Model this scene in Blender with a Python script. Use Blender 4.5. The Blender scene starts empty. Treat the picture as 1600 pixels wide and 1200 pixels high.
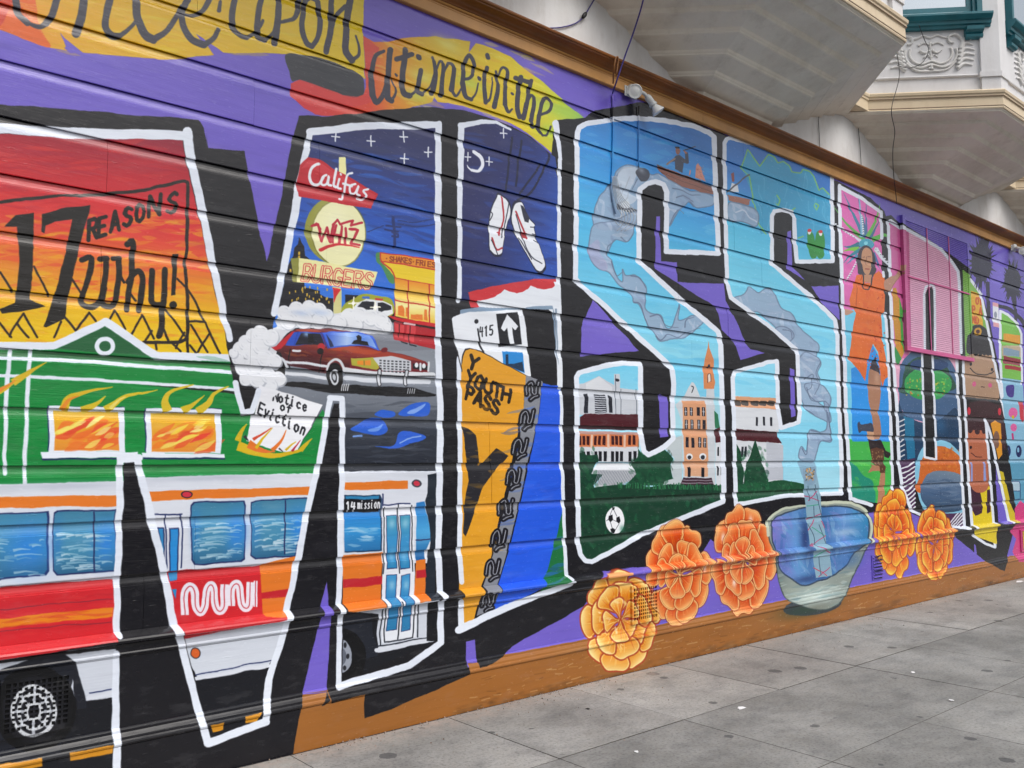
import bpy, bmesh, math, random
import numpy as np
from mathutils import Vector, Matrix

# ------------------------------------------------------------------ camera, sky, sun, exposure
SC = bpy.context.scene
CAM_H, CAM_D = 1.55, 4.37                     # eye height, distance from the siding face (y = 0)
FPX = 1370.0                                  # focal length in photo pixels (1600 wide)
PITCH = math.atan(113.0 / FPX)
YAW = math.atan(1580.0 / math.hypot(FPX, 113.0))   # angle between the wall and the view axis
cam_d = bpy.data.cameras.new('camera')
cam = bpy.data.objects.new('camera', cam_d)
SC.collection.objects.link(cam)
cam_d.sensor_width = 36.0
cam_d.lens = 36.0 * FPX / 1600.0
cam_d.clip_start, cam_d.clip_end = 0.05, 500.0
CF = Vector((math.cos(YAW) * math.cos(PITCH), math.sin(YAW) * math.cos(PITCH), math.sin(PITCH)))
CR = Vector((math.sin(YAW), -math.cos(YAW), 0.0))
CU = CR.cross(CF)
cam.matrix_world = Matrix(((CR.x, CU.x, -CF.x, 0.0), (CR.y, CU.y, -CF.y, -CAM_D), (CR.z, CU.z, -CF.z, CAM_H), (0, 0, 0, 1)))
SC.camera = cam

SUN_EL, SUN_AZ = math.radians(54), math.radians(-82)   # azimuth in the xy plane: from over the street
world = bpy.data.worlds.new('World')
SC.world = world
world.use_nodes = True
wn = world.node_tree
bg = wn.nodes['Background']
sky = wn.nodes.new('ShaderNodeTexSky')
sky.sky_type = 'NISHITA'
sky.sun_disc = False
sky.sun_elevation = SUN_EL
sky.sun_rotation = math.pi / 2 - SUN_AZ
sky.air_density, sky.dust_density, sky.ozone_density = 1.0, 6.0, 0.6
hsv = wn.nodes.new('ShaderNodeHueSaturation')
hsv.inputs['Saturation'].default_value = 0.35
wn.links.new(sky.outputs[0], hsv.inputs['Color'])
wn.links.new(hsv.outputs[0], bg.inputs['Color'])
bg.inputs['Strength'].default_value = 0.14
sun_d = bpy.data.lights.new('sun', 'SUN')
sun_d.energy = 1.05
sun_d.angle = math.radians(50)
sun_d.color = (1.0, 0.97, 0.93)
sun = bpy.data.objects.new('sun', sun_d)
SC.collection.objects.link(sun)
sdir = Vector((math.cos(SUN_EL) * math.cos(SUN_AZ), math.cos(SUN_EL) * math.sin(SUN_AZ), math.sin(SUN_EL)))
sun.rotation_euler = sdir.to_track_quat('Z', 'Y').to_euler()
SC.view_settings.view_transform = 'Standard'
SC.view_settings.look = 'None'
SC.view_settings.exposure = 0.13
SC.view_settings.gamma = 1.0
SC.render.engine = 'CYCLES'
SC.cycles.max_bounces, SC.cycles.diffuse_bounces, SC.cycles.glossy_bounces, SC.cycles.transmission_bounces = 5, 3, 2, 0
SC.cycles.use_denoising = True

COL = SC.collection
# ------------------------------------------------------------------ the painting on the wall
# A small painter: flat polygons, strokes and soft blobs laid on a sheet in wall metres (u along
# the wall, z up).  Outlines were measured on the photograph and are turned into wall metres.
U0, U1, Z1 = -0.9, 15.1, 4.46
TEX = 0.0026
TW, TH = int((U1 - U0) / TEX), int(Z1 / TEX)
_F, _R, _U = [np.array(v) for v in ((math.cos(YAW) * math.cos(PITCH), math.sin(YAW) * math.cos(PITCH), math.sin(PITCH)),
                                    (math.sin(YAW), -math.cos(YAW), 0.0), (0, 0, 0))]
_U = np.cross(_R, _F)

def on_plane(p, out):
    """wall metres (u, z) of measured points on the vertical plane `out` metres in front of the siding"""
    p = np.asarray(p, float)
    d = _F * FPX + _R * (p[:, :1] - 800) - _U * (p[:, 1:] - 600)
    t = (CAM_D - out) / d[:, 1]
    return np.stack([d[:, 0] * t, d[:, 2] * t + CAM_H], 1)

def to_wall(p):
    a = on_plane(p, 0.0); b = on_plane(p, 0.028); c = on_plane(p, 0.05)
    k = np.clip((0.73 - a[:, 1:]) / 0.06, 0, 1)
    r = a * (1 - k) + b * k
    k = np.clip((0.30 - b[:, 1:]) / 0.06, 0, 1)
    r = r * (1 - k) + c * k
    p = np.asarray(p, float)                       # paint on the window screen stands 0.03 m proud
    top, bot = 335 + (p[:, 0] - 1418) * .41, 545 + (p[:, 0] - 1420) * .16
    m = (p[:, 0] > 1411) & (p[:, 0] < 1513) & (p[:, 1] > top) & (p[:, 1] < bot)
    if m.any():
        r[m] = on_plane(p[m], 0.03)
    return r

def to_tex(p):
    w = to_wall(p)
    return np.stack([(w[:, 0] - U0) / TEX, w[:, 1] / TEX], 1)
C = np.zeros((TH, TW, 3), np.float32)
CLIP = None

def rgb(c):
    if isinstance(c, str):
        return np.array([int(c[i:i + 2], 16) / 255 for i in (0, 2, 4)], np.float32)
    return np.array(c, np.float32)

def P(s):
    if isinstance(s, str):
        return np.array([[float(v) for v in t.split(',')] for t in s.split()])
    return np.asarray(s, float)

def q(ox, oy, k, s):
    p = P(s)
    return p / k + np.array([ox, oy])

def smooth(p, closed=False, n=6):
    p = np.asarray(p, float)
    m = len(p)
    if m < 3:
        return p
    if closed:
        e = np.vstack([p[-1:], p, p[:2]])
    else:
        e = np.vstack([2 * p[0] - p[1], p, 2 * p[-1] - p[-2]])
    out = []
    t = np.linspace(0, 1, n, endpoint=False)[:, None]
    for i in range(1, len(e) - 2):
        a, b, c, d = e[i - 1], e[i], e[i + 1], e[i + 2]
        out.append(0.5 * (2 * b + (c - a) * t + (2 * a - 5 * b + 4 * c - d) * t ** 2 + (3 * b - a - 3 * c + d) * t ** 3))
    if not closed:
        out.append(p[-1:])
    return np.vstack(out)

def cover(pts):
    """coverage of a polygon: exact in x, 3 sub-rows in y; returns (row0, col0, array) or None"""
    p = to_tex(pts)
    x0, y0 = np.floor(p.min(0)); x1, y1 = np.ceil(p.max(0))
    x0 = int(max(x0 - 1, 0)); y0 = int(max(y0, 0)); x1 = int(min(x1 + 1, TW)); y1 = int(min(y1 + 1, TH))
    if x1 - x0 < 1 or y1 - y0 < 1:
        return None
    w, h = x1 - x0, y1 - y0
    K = 3
    acc = np.zeros((h, w + 2), np.float32)
    a = p - (x0, y0); b = np.roll(a, -1, 0)
    ya, yb = a[:, 1] * K, b[:, 1] * K
    for i in range(len(a)):
        if ya[i] == yb[i]:
            continue
        s = 1.0
        (ax, ay), (bx, by) = (a[i, 0], ya[i]), (b[i, 0], yb[i])
        if ay > by:
            ax, ay, bx, by, s = bx, by, ax, ay, -1.0
        r0 = max(int(math.ceil(ay - 0.5)), 0); r1 = min(int(math.ceil(by - 0.5)), h * K)
        if r1 <= r0:
            continue
        rr = np.arange(r0, r1)
        x = ax + (bx - ax) * (rr + 0.5 - ay) / (by - ay)
        x = np.clip(x, 0, w)
        xi = np.floor(x).astype(int); f = x - xi
        np.add.at(acc, (rr // K, xi), s * (1 - f) / K)
        np.add.at(acc, (rr // K, xi + 1), s * f / K)
    cov = np.clip(np.abs(np.cumsum(acc, 1)[:, :w]), 0, 1)
    return y0, x0, cov

def blend(r, col, a):
    if r is None:
        return
    y0, x0, cov = r
    h, w = cov.shape
    if CLIP is not None:
        cov = cov * CLIP[y0:y0 + h, x0:x0 + w]
    cov = (cov * a)[..., None]
    v = C[y0:y0 + h, x0:x0 + w]
    v += (col - v) * cov

def clip(pts=None):
    global CLIP
    if pts is None:
        CLIP = None
        return
    CLIP = None
    m = np.zeros((TH, TW), np.float32)
    r = cover(P(pts))
    if r is not None:
        y0, x0, cov = r
        m[y0:y0 + cov.shape[0], x0:x0 + cov.shape[1]] = cov
    CLIP = m

def F(col, pts, sm=0, a=1.0):
    p = P(pts)
    if sm:
        p = smooth(p, True)
    blend(cover(p), rgb(col), a)

def G(pts, stops, p0, p1, sm=0, a=1.0):
    """polygon filled with a colour ramp from point p0 to point p1 (measured points)"""
    p = P(pts)
    if sm:
        p = smooth(p, True)
    r = cover(p)
    if r is None:
        return
    y0, x0, cov = r
    h, w = cov.shape
    t0, t1 = to_tex(np.array([p0, p1], float))
    d = t1 - t0
    yy, xx = np.mgrid[y0:y0 + h, x0:x0 + w].astype(np.float32)
    t = ((xx - t0[0]) * d[0] + (yy - t0[1]) * d[1]) / (d @ d)
    ts = [s[0] for s in stops]; cs = np.array([rgb(s[1]) for s in stops])
    col = np.stack([np.interp(t, ts, cs[:, i]) for i in range(3)], -1).astype(np.float32)
    blend(r, col, a)

def ribbon(p, w, w2=None):
    p = np.asarray(p, float)
    d = np.gradient(p, axis=0)
    n = np.stack([-d[:, 1], d[:, 0]], 1)
    n /= np.maximum(np.linalg.norm(n, axis=1, keepdims=True), 1e-6)
    if w2 == 'both':
        ww = (w * np.sin(np.linspace(.12, math.pi - .12, len(p))))[:, None] / 2
    else:
        ww = np.linspace(w, w if w2 is None else w2, len(p))[:, None] / 2
    return np.vstack([p + n * ww, (p - n * ww)[::-1]])

def L(col, w, pts, sm=1, w2=None, a=1.0, cap=1, closed=0):
    p = P(pts)
    if closed:
        p = np.vstack([p, p[:1]])
    if sm and len(p) > 2:
        p = smooth(p, False, 5)
        blend(cover(ribbon(p, w, w2)), rgb(col), a)
    elif len(p) == 2:
        blend(cover(ribbon(p, w, w2)), rgb(col), a)
    else:
        ws = np.linspace(w, w if w2 is None else w2, len(p))
        for i in range(len(p) - 1):
            blend(cover(ribbon(p[i:i + 2], ws[i], ws[i + 1])), rgb(col), a)
        if a == 1.0:
            for i in range(1, len(p) - 1):
                E(col, p[i][0], p[i][1], ws[i] / 2, ws[i] / 2, n=10)
    if cap and a == 1.0:
        E(col, p[0][0], p[0][1], w / 2, w / 2, n=10)
        k = w if w2 is None else w2
        E(col, p[-1][0], p[-1][1], k / 2, k / 2, n=10)

def E(col, cx, cy, rx, ry, ang=0, a=1.0, n=28):
    t = np.linspace(0, 2 * math.pi, n, endpoint=False)
    c, s = math.cos(math.radians(ang)), math.sin(math.radians(ang))
    x, y = rx * np.cos(t), ry * np.sin(t)
    blend(cover(np.stack([cx + x * c - y * s, cy + x * s + y * c], 1)), rgb(col), a)

def S(col, cx, cy, rx, ry, a=1.0):
    """soft airbrush blob"""
    t = to_tex(np.array([[cx, cy], [cx + rx, cy], [cx, cy + ry]], float))
    sx, sy = abs(t[1, 0] - t[0, 0]), abs(t[2, 1] - t[0, 1])
    x0 = int(max(t[0, 0] - 2 * sx, 0)); x1 = int(min(t[0, 0] + 2 * sx, TW))
    y0 = int(max(t[0, 1] - 2 * sy, 0)); y1 = int(min(t[0, 1] + 2 * sy, TH))
    if x1 <= x0 or y1 <= y0:
        return
    yy, xx = np.mgrid[y0:y1, x0:x1].astype(np.float32)
    g = np.exp(-1.6 * (((xx - t[0, 0]) / sx) ** 2 + ((yy - t[0, 1]) / sy) ** 2)).astype(np.float32)
    blend((y0, x0, g), rgb(col), a)

RNG = random.Random(7)
def brush(cols, x0, y0, x1, y1, n, ln, w, ang=0, a=0.5, wob=8):
    """n loose brush strokes in a box"""
    for _ in range(n):
        x, y = RNG.uniform(x0, x1), RNG.uniform(y0, y1)
        t = math.radians(ang + RNG.uniform(-wob, wob))
        l = ln * RNG.uniform(0.4, 1.2) / 2
        dx, dy = math.cos(t) * l, math.sin(t) * l
        b = RNG.uniform(-0.12, 0.12) * l
        L(RNG.choice(cols), w * RNG.uniform(0.5, 1.2), [(x - dx, y - dy), (x, y + b), (x + dx, y + dy)], 1, 'both', a * RNG.uniform(0.5, 1), 0)

GL = {'A': ['0,0 2,6 4,0', '.8,2 3.2,2'], 'B': ['0,0 0,6 2.6,6 3.6,5 2.6,3.2 0,3.2', '2.4,3.2 3.9,1.8 2.8,0 0,0'], 'C': ['3.8,5 2.6,6 1,5.7 0,4 0,2 1,.3 2.6,0 3.8,1'],
      'E': ['3.6,6 0,6 0,0 3.7,0', '0,3.1 2.8,3.1'], 'F': ['3.6,6 0,6 0,0', '0,3.1 2.8,3.1'], 'G': ['3.8,5 2.6,6 1,5.7 0,4 0,2 1,.3 2.6,0 3.8,.8 3.8,2.7 2.4,2.7'],
      'H': ['0,0 0,6', '4,0 4,6', '0,3 4,3'], 'I': ['1,0 1,6'], 'K': ['0,0 0,6', '3.7,6 0,2.8', '1.2,3.6 4,0'], 'N': ['0,0 0,6 4,0 4,6'], 'O': ['2,6 .5,5 0,3 .5,1 2,0 3.5,1 4,3 3.5,5 2,6'],
      'P': ['0,0 0,6 2.8,6 3.8,4.7 2.8,3 0,3'], 'R': ['0,0 0,6 2.8,6 3.8,4.7 2.8,3.2 0,3.2', '1.8,3.2 4,0'], 'S': ['3.7,5.1 2.4,6 .8,5.6 .2,4.4 1.2,3.4 3,2.7 3.8,1.6 3,.3 1.4,0 0,.9'],
      'T': ['0,6 4,6', '2,6 2,0'], 'U': ['0,6 0,1.6 .8,.3 2,0 3.2,.3 4,1.6 4,6'], 'Y': ['0,6 2,3.2 4,6', '2,3.2 2,0'], 'Z': ['0,6 4,6 0,0 4,0'],
      '1': ['.6,5 1.8,6 1.8,0'], '4': ['.6,6 0,3 3.4,3', '2.8,5.6 2.6,0'], '5': ['3.4,6 .6,6 .4,3.4 2.4,3.6 3.4,2.4 3,.6 1.6,0 .2,.5'], '.': ['1,2.8 1.4,3.2'],
      'n': ['0,0 .2,3.8', '.2,2.8 1.4,3.9 2.6,3.2 2.6,0'], 'o': ['1.6,3.9 .3,3 .2,1 1.5,0 2.8,1 2.8,3 1.6,3.9'], 't': ['1.2,5.6 1,1 2,.1 2.8,.7', '0,3.9 2.6,3.9'], 'i': ['.8,3.9 .8,.4 1.5,0', '.7,5.2 .9,5.5'],
      'c': ['2.8,3.2 1.6,3.9 .3,2.8 .3,1 1.5,0 2.8,.7'], 'e': ['.3,2 2.8,2.2 2.6,3.4 1.5,3.9 .3,2.8 .3,1 1.5,0 2.8,.8'], 'f': ['2.8,5.4 1.8,6 1.1,5 1,0', '0,3.6 2.4,3.6'], 'v': ['0,3.9 1.3,0 2.8,3.9'],
      'm': ['0,0 0,3.9', '0,3 1,3.9 1.8,3.2 1.8,0', '1.8,3 2.8,3.9 3.6,3.2 3.6,0'], 's': ['2.6,3.3 1.4,3.9 .4,3.1 1.5,2.1 2.7,1.2 1.6,0 .2,.6'], 'a': ['2.6,3.9 2.6,0', '2.6,2.8 1.2,3.9 .2,2 1.1,0 2.6,1.2']}

def text(s, p0, p1, up, col, w, ratio=None, a=1.0):
    """stroke lettering along p0 -> p1, cap height given by the vector `up`"""
    p0, p1, up = [np.array(v, float) for v in (p0, p1, up)]
    adv = (p1 - p0) / len(s)
    for i, ch in enumerate(s):
        for st in GL.get(ch, []):
            g = P(st)
            pts = p0 + adv * (i + 0.08) + adv[None] * (g[:, :1] / 4 * 0.78) + up[None] * (g[:, 1:] / 6)
            L(col, w, pts, 0, None, a)

def marigold(cx, cy, rx, ry, edge, core, dark, seed, w=2.0, white=0, rim=0):
    """ruffled flower in rings of petals: deep colour at the root, pale rim, dark outline"""
    r = random.Random(seed)
    ed, co = rgb(edge), rgb(core)
    for (k0, k1, n) in ((.38, 1.0, 9), (.18, .74, 7), (-.02, .44, 5)):
        off = r.uniform(0, 6.28)
        order = list(range(n)); r.shuffle(order)
        for i in order:
            t = off + 2 * math.pi * i / n + r.uniform(-.16, .16)
            half = math.pi / n * r.uniform(1.0, 1.3) * (1.0 if k1 > .5 else .8)
            m = k1 * r.uniform(.9, 1.06)
            pts = [(k0, 0), (k0 + (m - k0) * .35, -half * .75), (m * .86, -half * 1.0), (m * .97, -half * .6), (m * r.uniform(.93, 1.02), -half * .1), (m * 1.01, half * .45), (m * .88, half * 1.0), (k0 + (m - k0) * .35, half * .75)]
            p = smooth(np.array([(cx + rx * q_ * math.cos(t + a_), cy + ry * q_ * math.sin(t + a_)) for q_, a_ in pts]), True, 4)
            tip = np.array([cx + rx * m * math.cos(t), cy + ry * m * math.sin(t)]); root = np.array([cx + rx * max(k0, 0) * math.cos(t), cy + ry * max(k0, 0) * math.sin(t)])
            v = r.uniform(-.05, .05)
            G(p, [(0, co * (.72 + v)), (.5, co + v), (.8, co * .55 + ed * .45), (1, ed)], root, tip)
            c = p.mean(0)
            L(edge, w * 1.3, c + (np.vstack([p, p[:1]]) - c) * .93, 0, None, .5, 0)
            for _ in range(5):
                o = r.uniform(-.55, .55) * half
                a_, b_ = k0 + (m - k0) * r.uniform(.15, .4), m * r.uniform(.75, .92)
                q0, q1 = [(cx + rx * q_ * math.cos(t + o), cy + ry * q_ * math.sin(t + o)) for q_ in (a_, b_)]
                L(r.choice([edge, 'c8441e', 'e08a34', edge]), r.uniform(.8, 1.8), [q0, ((q0[0] + q1[0]) / 2 + r.uniform(-1, 1), (q0[1] + q1[1]) / 2), q1], 1, 'both', .4, 0)
            if rim:
                L(dark, w * 1.7, np.vstack([p, p[:1]]), 0, None, .55, 0); L(edge, w * .8, c + (np.vstack([p, p[:1]]) - c) * .97, 0, None, .85, 0)
            else:
                L(dark, w, np.vstack([p, p[:1]]), 0, None, .85, 0)
            if white and r.random() < .12:
                S('f4efe6', c[0], c[1], rx * .08, ry * .12, .8)

def plume(pts, col, dk, a=.92):
    """a curl of painted smoke: flat body, loose tones inside, drawn edge"""
    global CLIP
    p = smooth(P(pts), True, 5)
    blend(cover(p), rgb(col), a)
    old = CLIP
    clip(p)
    if old is not None:
        CLIP = CLIP * old
    x0, y0 = p.min(0); x1, y1 = p.max(0)
    n = int(10 + (x1 - x0) * (y1 - y0) / 260)
    brush(['b9c8dc', '7b8eae', 'a3b5cf', '8296b6', 'c6d2e2'], x0, y0, x1, y1, n, 26, 6, 50, .5, 60)
    CLIP = old
    L(dk, 1.9, np.vstack([p, p[:1]]), 0, None, .7, 0)
PUR, BLK, WHT, CHA, BRN = '6e5fc2', '15151b', 'dde5f2', '3a3b46', '96602b'
C[:] = rgb(PUR)
F(BRN, '-900,1330 -900,1400 2300,800 2300,690 1600,872 1200,968 800,1022 457,1090')       # base board
C[:int(0.292 / TEX)] = rgb(BRN)

for _ in range(420):                                     # splash marks and scuffs along the foot
    x = RNG.uniform(300, 1600); y = 1217 - .2424 * (x - 300) - abs(RNG.gauss(0, 5)) - 1
    S(RNG.choice(['4a3018', '5a3c20', '3c2a1c', '8a7258']), x, y, RNG.uniform(3, 14), RNG.uniform(1.5, 4), RNG.uniform(.08, .28))
for _ in range(160):
    x = RNG.uniform(460, 1590); y = 1178 - .2424 * (x - 457) - RNG.uniform(6, 60) * (1 - (x - 460) / 1700)
    L(RNG.choice(['b88a50', 'c9a878', '6a421c']), RNG.uniform(.7, 1.6), [(x, y), (x + RNG.uniform(4, 18), y - RNG.uniform(0, 5))], 0, None, .5, 0)
# ---- torn paper banner with the opening words
G('-500,-350 570,-350 568,60 571,124 552,108 512,93 457,84 400,83 350,83 334,87 250,92 200,88 125,82 76,74 0,46 -100,20 -500,-40',
  [(0, 'd8a02a'), (.25, 'dcae1a'), (1, 'd9c01f')], (60, 0), (570, 0))
F('d9642a', '-500,-120 -20,-40 45,-20 62,40 76,73 40,62 0,46 -100,20 -500,-60', 1)
F('c23a30', '-500,-120 -60,-40 20,-20 12,20 -10,44 -100,20 -500,-60', 1, .8)
for i in range(16):
    L('e39a3a', 3, [(30 + i * 3, 5 + i * 4), (50 + i * 3, 8 + i * 4), (90 + RNG.uniform(0, 40), 12 + i * 4)], 1, 1, .5, 0)
brush(['e3cf45', 'd4b21a', 'dcb92a'], 90, 0, 560, 85, 120, 60, 6, 6, .35)
F(PUR, q(0, 0, 4, '375,200 410,245 470,290 520,330 440,330 400,300 412,290'))
F(PUR, q(0, 0, 4, '1225,210 1270,240 1320,280 1400,335 1340,352 1300,290 1250,245'))
F('35383f', q(400, 0, 4, '195,335 330,345 450,370 600,430 665,480 678,540 670,590 620,608 540,595 440,565 340,520 270,495 225,505 205,430'), 1)
G(q(400, 0, 4, '672,225 740,260 800,265 870,245 980,230 1130,230 1340,258 1332,330 1375,268 1480,300 1600,360 1680,430 1780,500 1880,590 1960,660 2050,736 1900,752 1860,770 1880,900 1912,1010 1820,930 1720,850 1600,770 1440,700 1290,660 1210,640 1136,640 1126,600 1100,640 1000,665 870,690 680,722 500,728 370,716 300,680 220,600 218,520 270,495 340,520 540,595 620,610 672,590 690,540'),
  [(0, 'c7343a'), (.18, 'd94b32'), (.26, 'dc8a2a'), (.4, 'd9b321'), (.7, 'd9c01f'), (.9, 'c8cf3c'), (1, '8fc45a')], (455, 0), (890, 60))
F('cf4242', q(400, 0, 4, '220,520 270,492 340,515 540,592 660,605 700,560 672,225 720,255 770,300 740,420 720,640 500,690 330,660 250,600'), 0, .75)
brush(['e6dc6a', 'e8d84a', 'dfa638'], 590, 62, 860, 200, 90, 40, 6, 22, .4)
for (x, y, c) in ((700, 70, 'e4dd7c'), (660, 120, 'd8d870'), (735, 130, 'b9d05a'), (850, 165, 'b5cc55'), (880, 175, '9cc74f'), (860, 205, 'a8c84c'), (650, 150, 'bccf5e')):
    S(c, x, y, 26, 14, .7)
INK = '3b3b48'
def word(ox, oy, k, strokes, w):
    for st in strokes:
        ww, w2 = w, None
        if isinstance(st, tuple):
            ww, w2, st = st
        L(INK, ww, q(ox, oy, k, st), 1, w2)
word(0, 0, 4, ['90,-60 115,80 170,140', (6, 10, '170,140 245,165 290,140'), '290,140 330,80 365,-40', (13, 13, '525,-20 505,110 478,215'), (12, 9, '695,-30 665,100 660,175 700,218 745,222'),
               (8, 5, '745,222 800,185 860,120'), (13, 12, '855,0 860,110 900,210 960,250'), (10, 7, '960,250 1040,200 1100,110 1135,40'), (10, 11, '1180,-30 1140,80 1150,160 1200,245 1275,280'),
               (10, 7, '1275,280 1330,245 1365,185'), (5, 9, '1140,80 1210,92 1270,60 1320,-30'), (5, 7, '1375,10 1368,60'), (10, 9, '1470,-20 1448,90 1455,165 1500,215 1545,232'), (7, 5, '1545,232 1600,200 1640,130')], 11)
word(400, 0, 4, [(9, 9, '35,-20 5,150 20,230 60,250'), (6, 4, '60,250 110,200 130,100'), (10, 10, '145,-10 135,130 120,270'), (5, 9, '150,140 230,120 260,60 268,-20'), (9, 8, '310,-20 285,150 310,260 350,295'),
                 (8, 8, '350,295 390,230 400,130 385,10'), (6, 6, '300,20 340,-10 390,10'), (9, 9, '470,-20 465,180 440,325'), (5, 8, '465,200 500,100 560,40'), (11, 10, '590,-20 565,180 560,310 600,375'),
                 (6, 3, '600,375 640,340 645,290 625,225'), (5, 10, '800,320 745,350 722,460 730,590'), (9, 7, '730,590 755,640 795,590 825,480'), (9, 9, '838,310 825,480 820,600 845,628'), (5, 2, '845,628 872,570 850,490'),
                 (3, 4, '872,460 880,470'), (9, 9, '935,310 915,480 920,575 960,600'), (5, 3, '960,600 1000,560 1020,500'), (8, 8, '880,368 975,340'), (8, 8, '1032,440 1010,560 1040,590'), (4, 2, '1040,590 1090,540 1110,470'), (8, 8, '1015,352 1020,362'),
                 (5, 9, '1108,355 1122,470 1105,580'), (3, 8, '1120,450 1150,385 1172,400 1165,500 1160,590'), (3, 8, '1170,460 1210,395 1240,420 1222,560'), (5, 3, '1222,560 1250,600 1285,550'),
                 (5, 7, '1290,500 1345,480 1365,410 1335,345 1305,390 1290,520'), (8, 6, '1290,520 1310,600 1345,622'), (4, 2, '1345,622 1375,580 1388,520'), (5, 6, '1392,485 1398,495')], 9)
word(640, 0, 5, [(7, 7, '608,430 614,450'), (6, 7, '605,530 580,660 595,800'), (5, 2, '595,800 630,760 652,600'), (4, 8, '675,560 692,670 662,830'), (3, 7, '690,610 725,530 765,560 745,700 745,810'), (6, 3, '745,810 770,875 800,850'),
                 (4, 4, '795,728 806,736'), (8, 7, '870,600 845,740 840,850 860,915'), (4, 2, '860,915 885,880 900,800'), (7, 7, '825,605 935,640'), (6, 7, '952,630 920,780 890,925'), (3, 7, '915,800 955,740 970,790 948,940'), (5, 3, '948,940 970,995 1005,960'),
                 (4, 7, '1020,895 1085,870 1110,810 1080,762 1040,790 1010,900'), (7, 5, '1010,900 1005,985 1040,1055'), (4, 3, '1040,1055 1080,1050 1105,985')], 7)

# ---- black blocks behind the letters
F(BLK, '-500,140 0,163 310,187 318,200 325,232 381,236 416,410 441,300 452,240 467,180 520,182 570,175 617,170 662,167 724,172 760,182 800,198 830,214 862,242 868,188 915,184 930,172 960,168 1000,160 1012,160 '
       '1310,284 1360,309 1382,330 1384,338 1392,336 1412,350 1462,381 1500,408 1514,422 1520,438 1535,460 1546,500 1566,600 1585,700 1600,760 1592,800 1584,830 1570,893 1545,880 1496,842 1470,822 1420,800 1360,800 1330,860 1200,900 1110,842 1090,880 990,886 940,893 934,912 912,947 '
       '860,977 825,995 800,1010 785,1027 770,1037 749,1043 735,1054 662,1085 615,1107 570,1122 569,1085 516,1099 511,1080 515,950 511,908 500,954 472,1085 470,1110 457,1177 440,1250 150,1300 -500,1400')
F(PUR, '728,1002 742,999 747,1040 731,1043')
F(BRN, '731,1037 747,1035 750,1050 734,1053')
for s in ('926,468 998,548 908,557 908,512', '1025,338 1031,338 1033,408 1058,410 1059,441 1131,443 1134,470 1150,500 1160,525 1172,545 1195,551 1157,563 1148,535 1128,515 1120,480 1070,450 1024,420',
          '1230,362 1236,360 1238,415 1258,438 1230,420', '1268,448 1310,446 1312,500 1290,480', '1030,615 1044,620 1044,682 1031,684', '1234,575 1241,578 1243,650 1236,652', '941,893 936,912 932,902',
          '1522,850 1525,852 1528,878 1523,878', '1392,300 1410,330 1440,352 1415,345 1396,330'):
    F(PUR, s)

# ================= letter M
M = '-500,195 0,209 100,215 286,220 291,250 302,300 312,345 326,410 336,460 346,495 357,555 366,600 378,650 398,648 412,590 432,488 447,425 473,300 489,211 575,202 680,201 681,300 680,400 682,525 684,642 682,725 680,860 684,1000 535,1065 536,900 400,1129 331,1150 282,985 180,1000 174,1260 -500,1400'
clip(M)
G('-500,190 380,190 380,580 -500,580', [(0, '8f1c33'), (.2, 'b41f2e'), (.36, 'c9272e'), (.48, 'd23a33'), (.62, 'd9662c'), (.76, 'dc9120'), (.88, 'dfb014'), (1, 'e2bb12')], (150, 205), (150, 520))
brush(['a01c38', 'd6392f', 'b8202c'], -40, 220, 300, 330, 90, 70, 7, 3, .4)
brush(['dc8a2a', 'e09a2c', 'd95a30', 'd0322f', 'e2a81c'], -20, 330, 345, 470, 240, 46, 7, 2, .55)
brush(['e6c02a', 'dfa312', 'e08a2a'], -20, 440, 355, 545, 130, 40, 7, 4, .5)
for s in ('0,500 80,620', '210,465 305,645', '450,545 510,640', '820,640 850,680', '0,815 70,905', '60,900 150,755 235,910', '110,820 180,910', '340,910 385,810', '400,770 475,870', '480,860 560,755 600,800', '680,800 715,740 780,860',
          '820,890 890,770 965,920', '905,940 950,870', '1035,730 1150,900', '1100,980 1150,880', '1080,950 1130,1000', '1110,540 1170,600 1280,810 1375,1010', '1180,810 1280,810', '1240,1000 1310,880', '1190,830 1300,1000', '975,940 980,985', '1190,960 1230,1010', '1000,830 1060,940'):
    L('241a14', 3.4, q(0, 300, 4, s), 0)
L('1d1512', 5, q(0, 300, 4, '-100,75 0,65 200,42 400,22 850,-4 1000,-42 1120,-62 1165,-60 1176,-20 1170,300 1158,430 1168,600 1170,880 1140,935 1080,945 900,942'), 1)
L('1d1512', 4.5, q(0, 300, 4, '1170,700 1168,860 1178,1010'), 1)
F('15120f', q(0, 300, 4, '30,215 100,145 212,130 210,300 204,430 188,668 282,712 250,722 20,765 2,735 98,690 108,560 120,430 108,215'))
F('15120f', q(0, 300, 4, '262,140 390,105 562,78 556,130 500,330 430,640 410,790 290,847 274,842 330,680 400,440 455,170 350,185 285,205 278,250 260,242'))
for ch, x, y, x2, y2, h in (('R', 137, 376, 153, 371, 30), ('E', 152, 371, 168, 366, 28), ('A', 171, 363, 188, 359, 31), ('S', 192, 355, 207, 350, 28), ('O', 210, 349, 227, 344, 28), ('N', 231, 340, 252, 335, 33), ('S', 260, 334, 280, 328, 30)):
    text(ch, (x, y), (x2, y2), (1, -h), '17120f', 6)
for w, s in ((9, '510,425 572,412 545,560 512,670 535,712 590,718 640,675 655,540 665,415'), (9, '625,415 672,410'), (9, '655,600 640,680 675,715 715,690 738,560 745,412'), (8, '710,412 752,410'), (4, '745,520 775,565'),
             (9, '792,325 826,312 822,480 795,735'), (9, '800,560 830,510 870,495 890,540 885,620 872,740'), (9, '952,490 945,600 945,680 975,705 1020,700'), (9, '1032,485 1025,640 1010,800 995,905')):
    L('17120f', w, q(0, 300, 4, s), 1)
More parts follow.
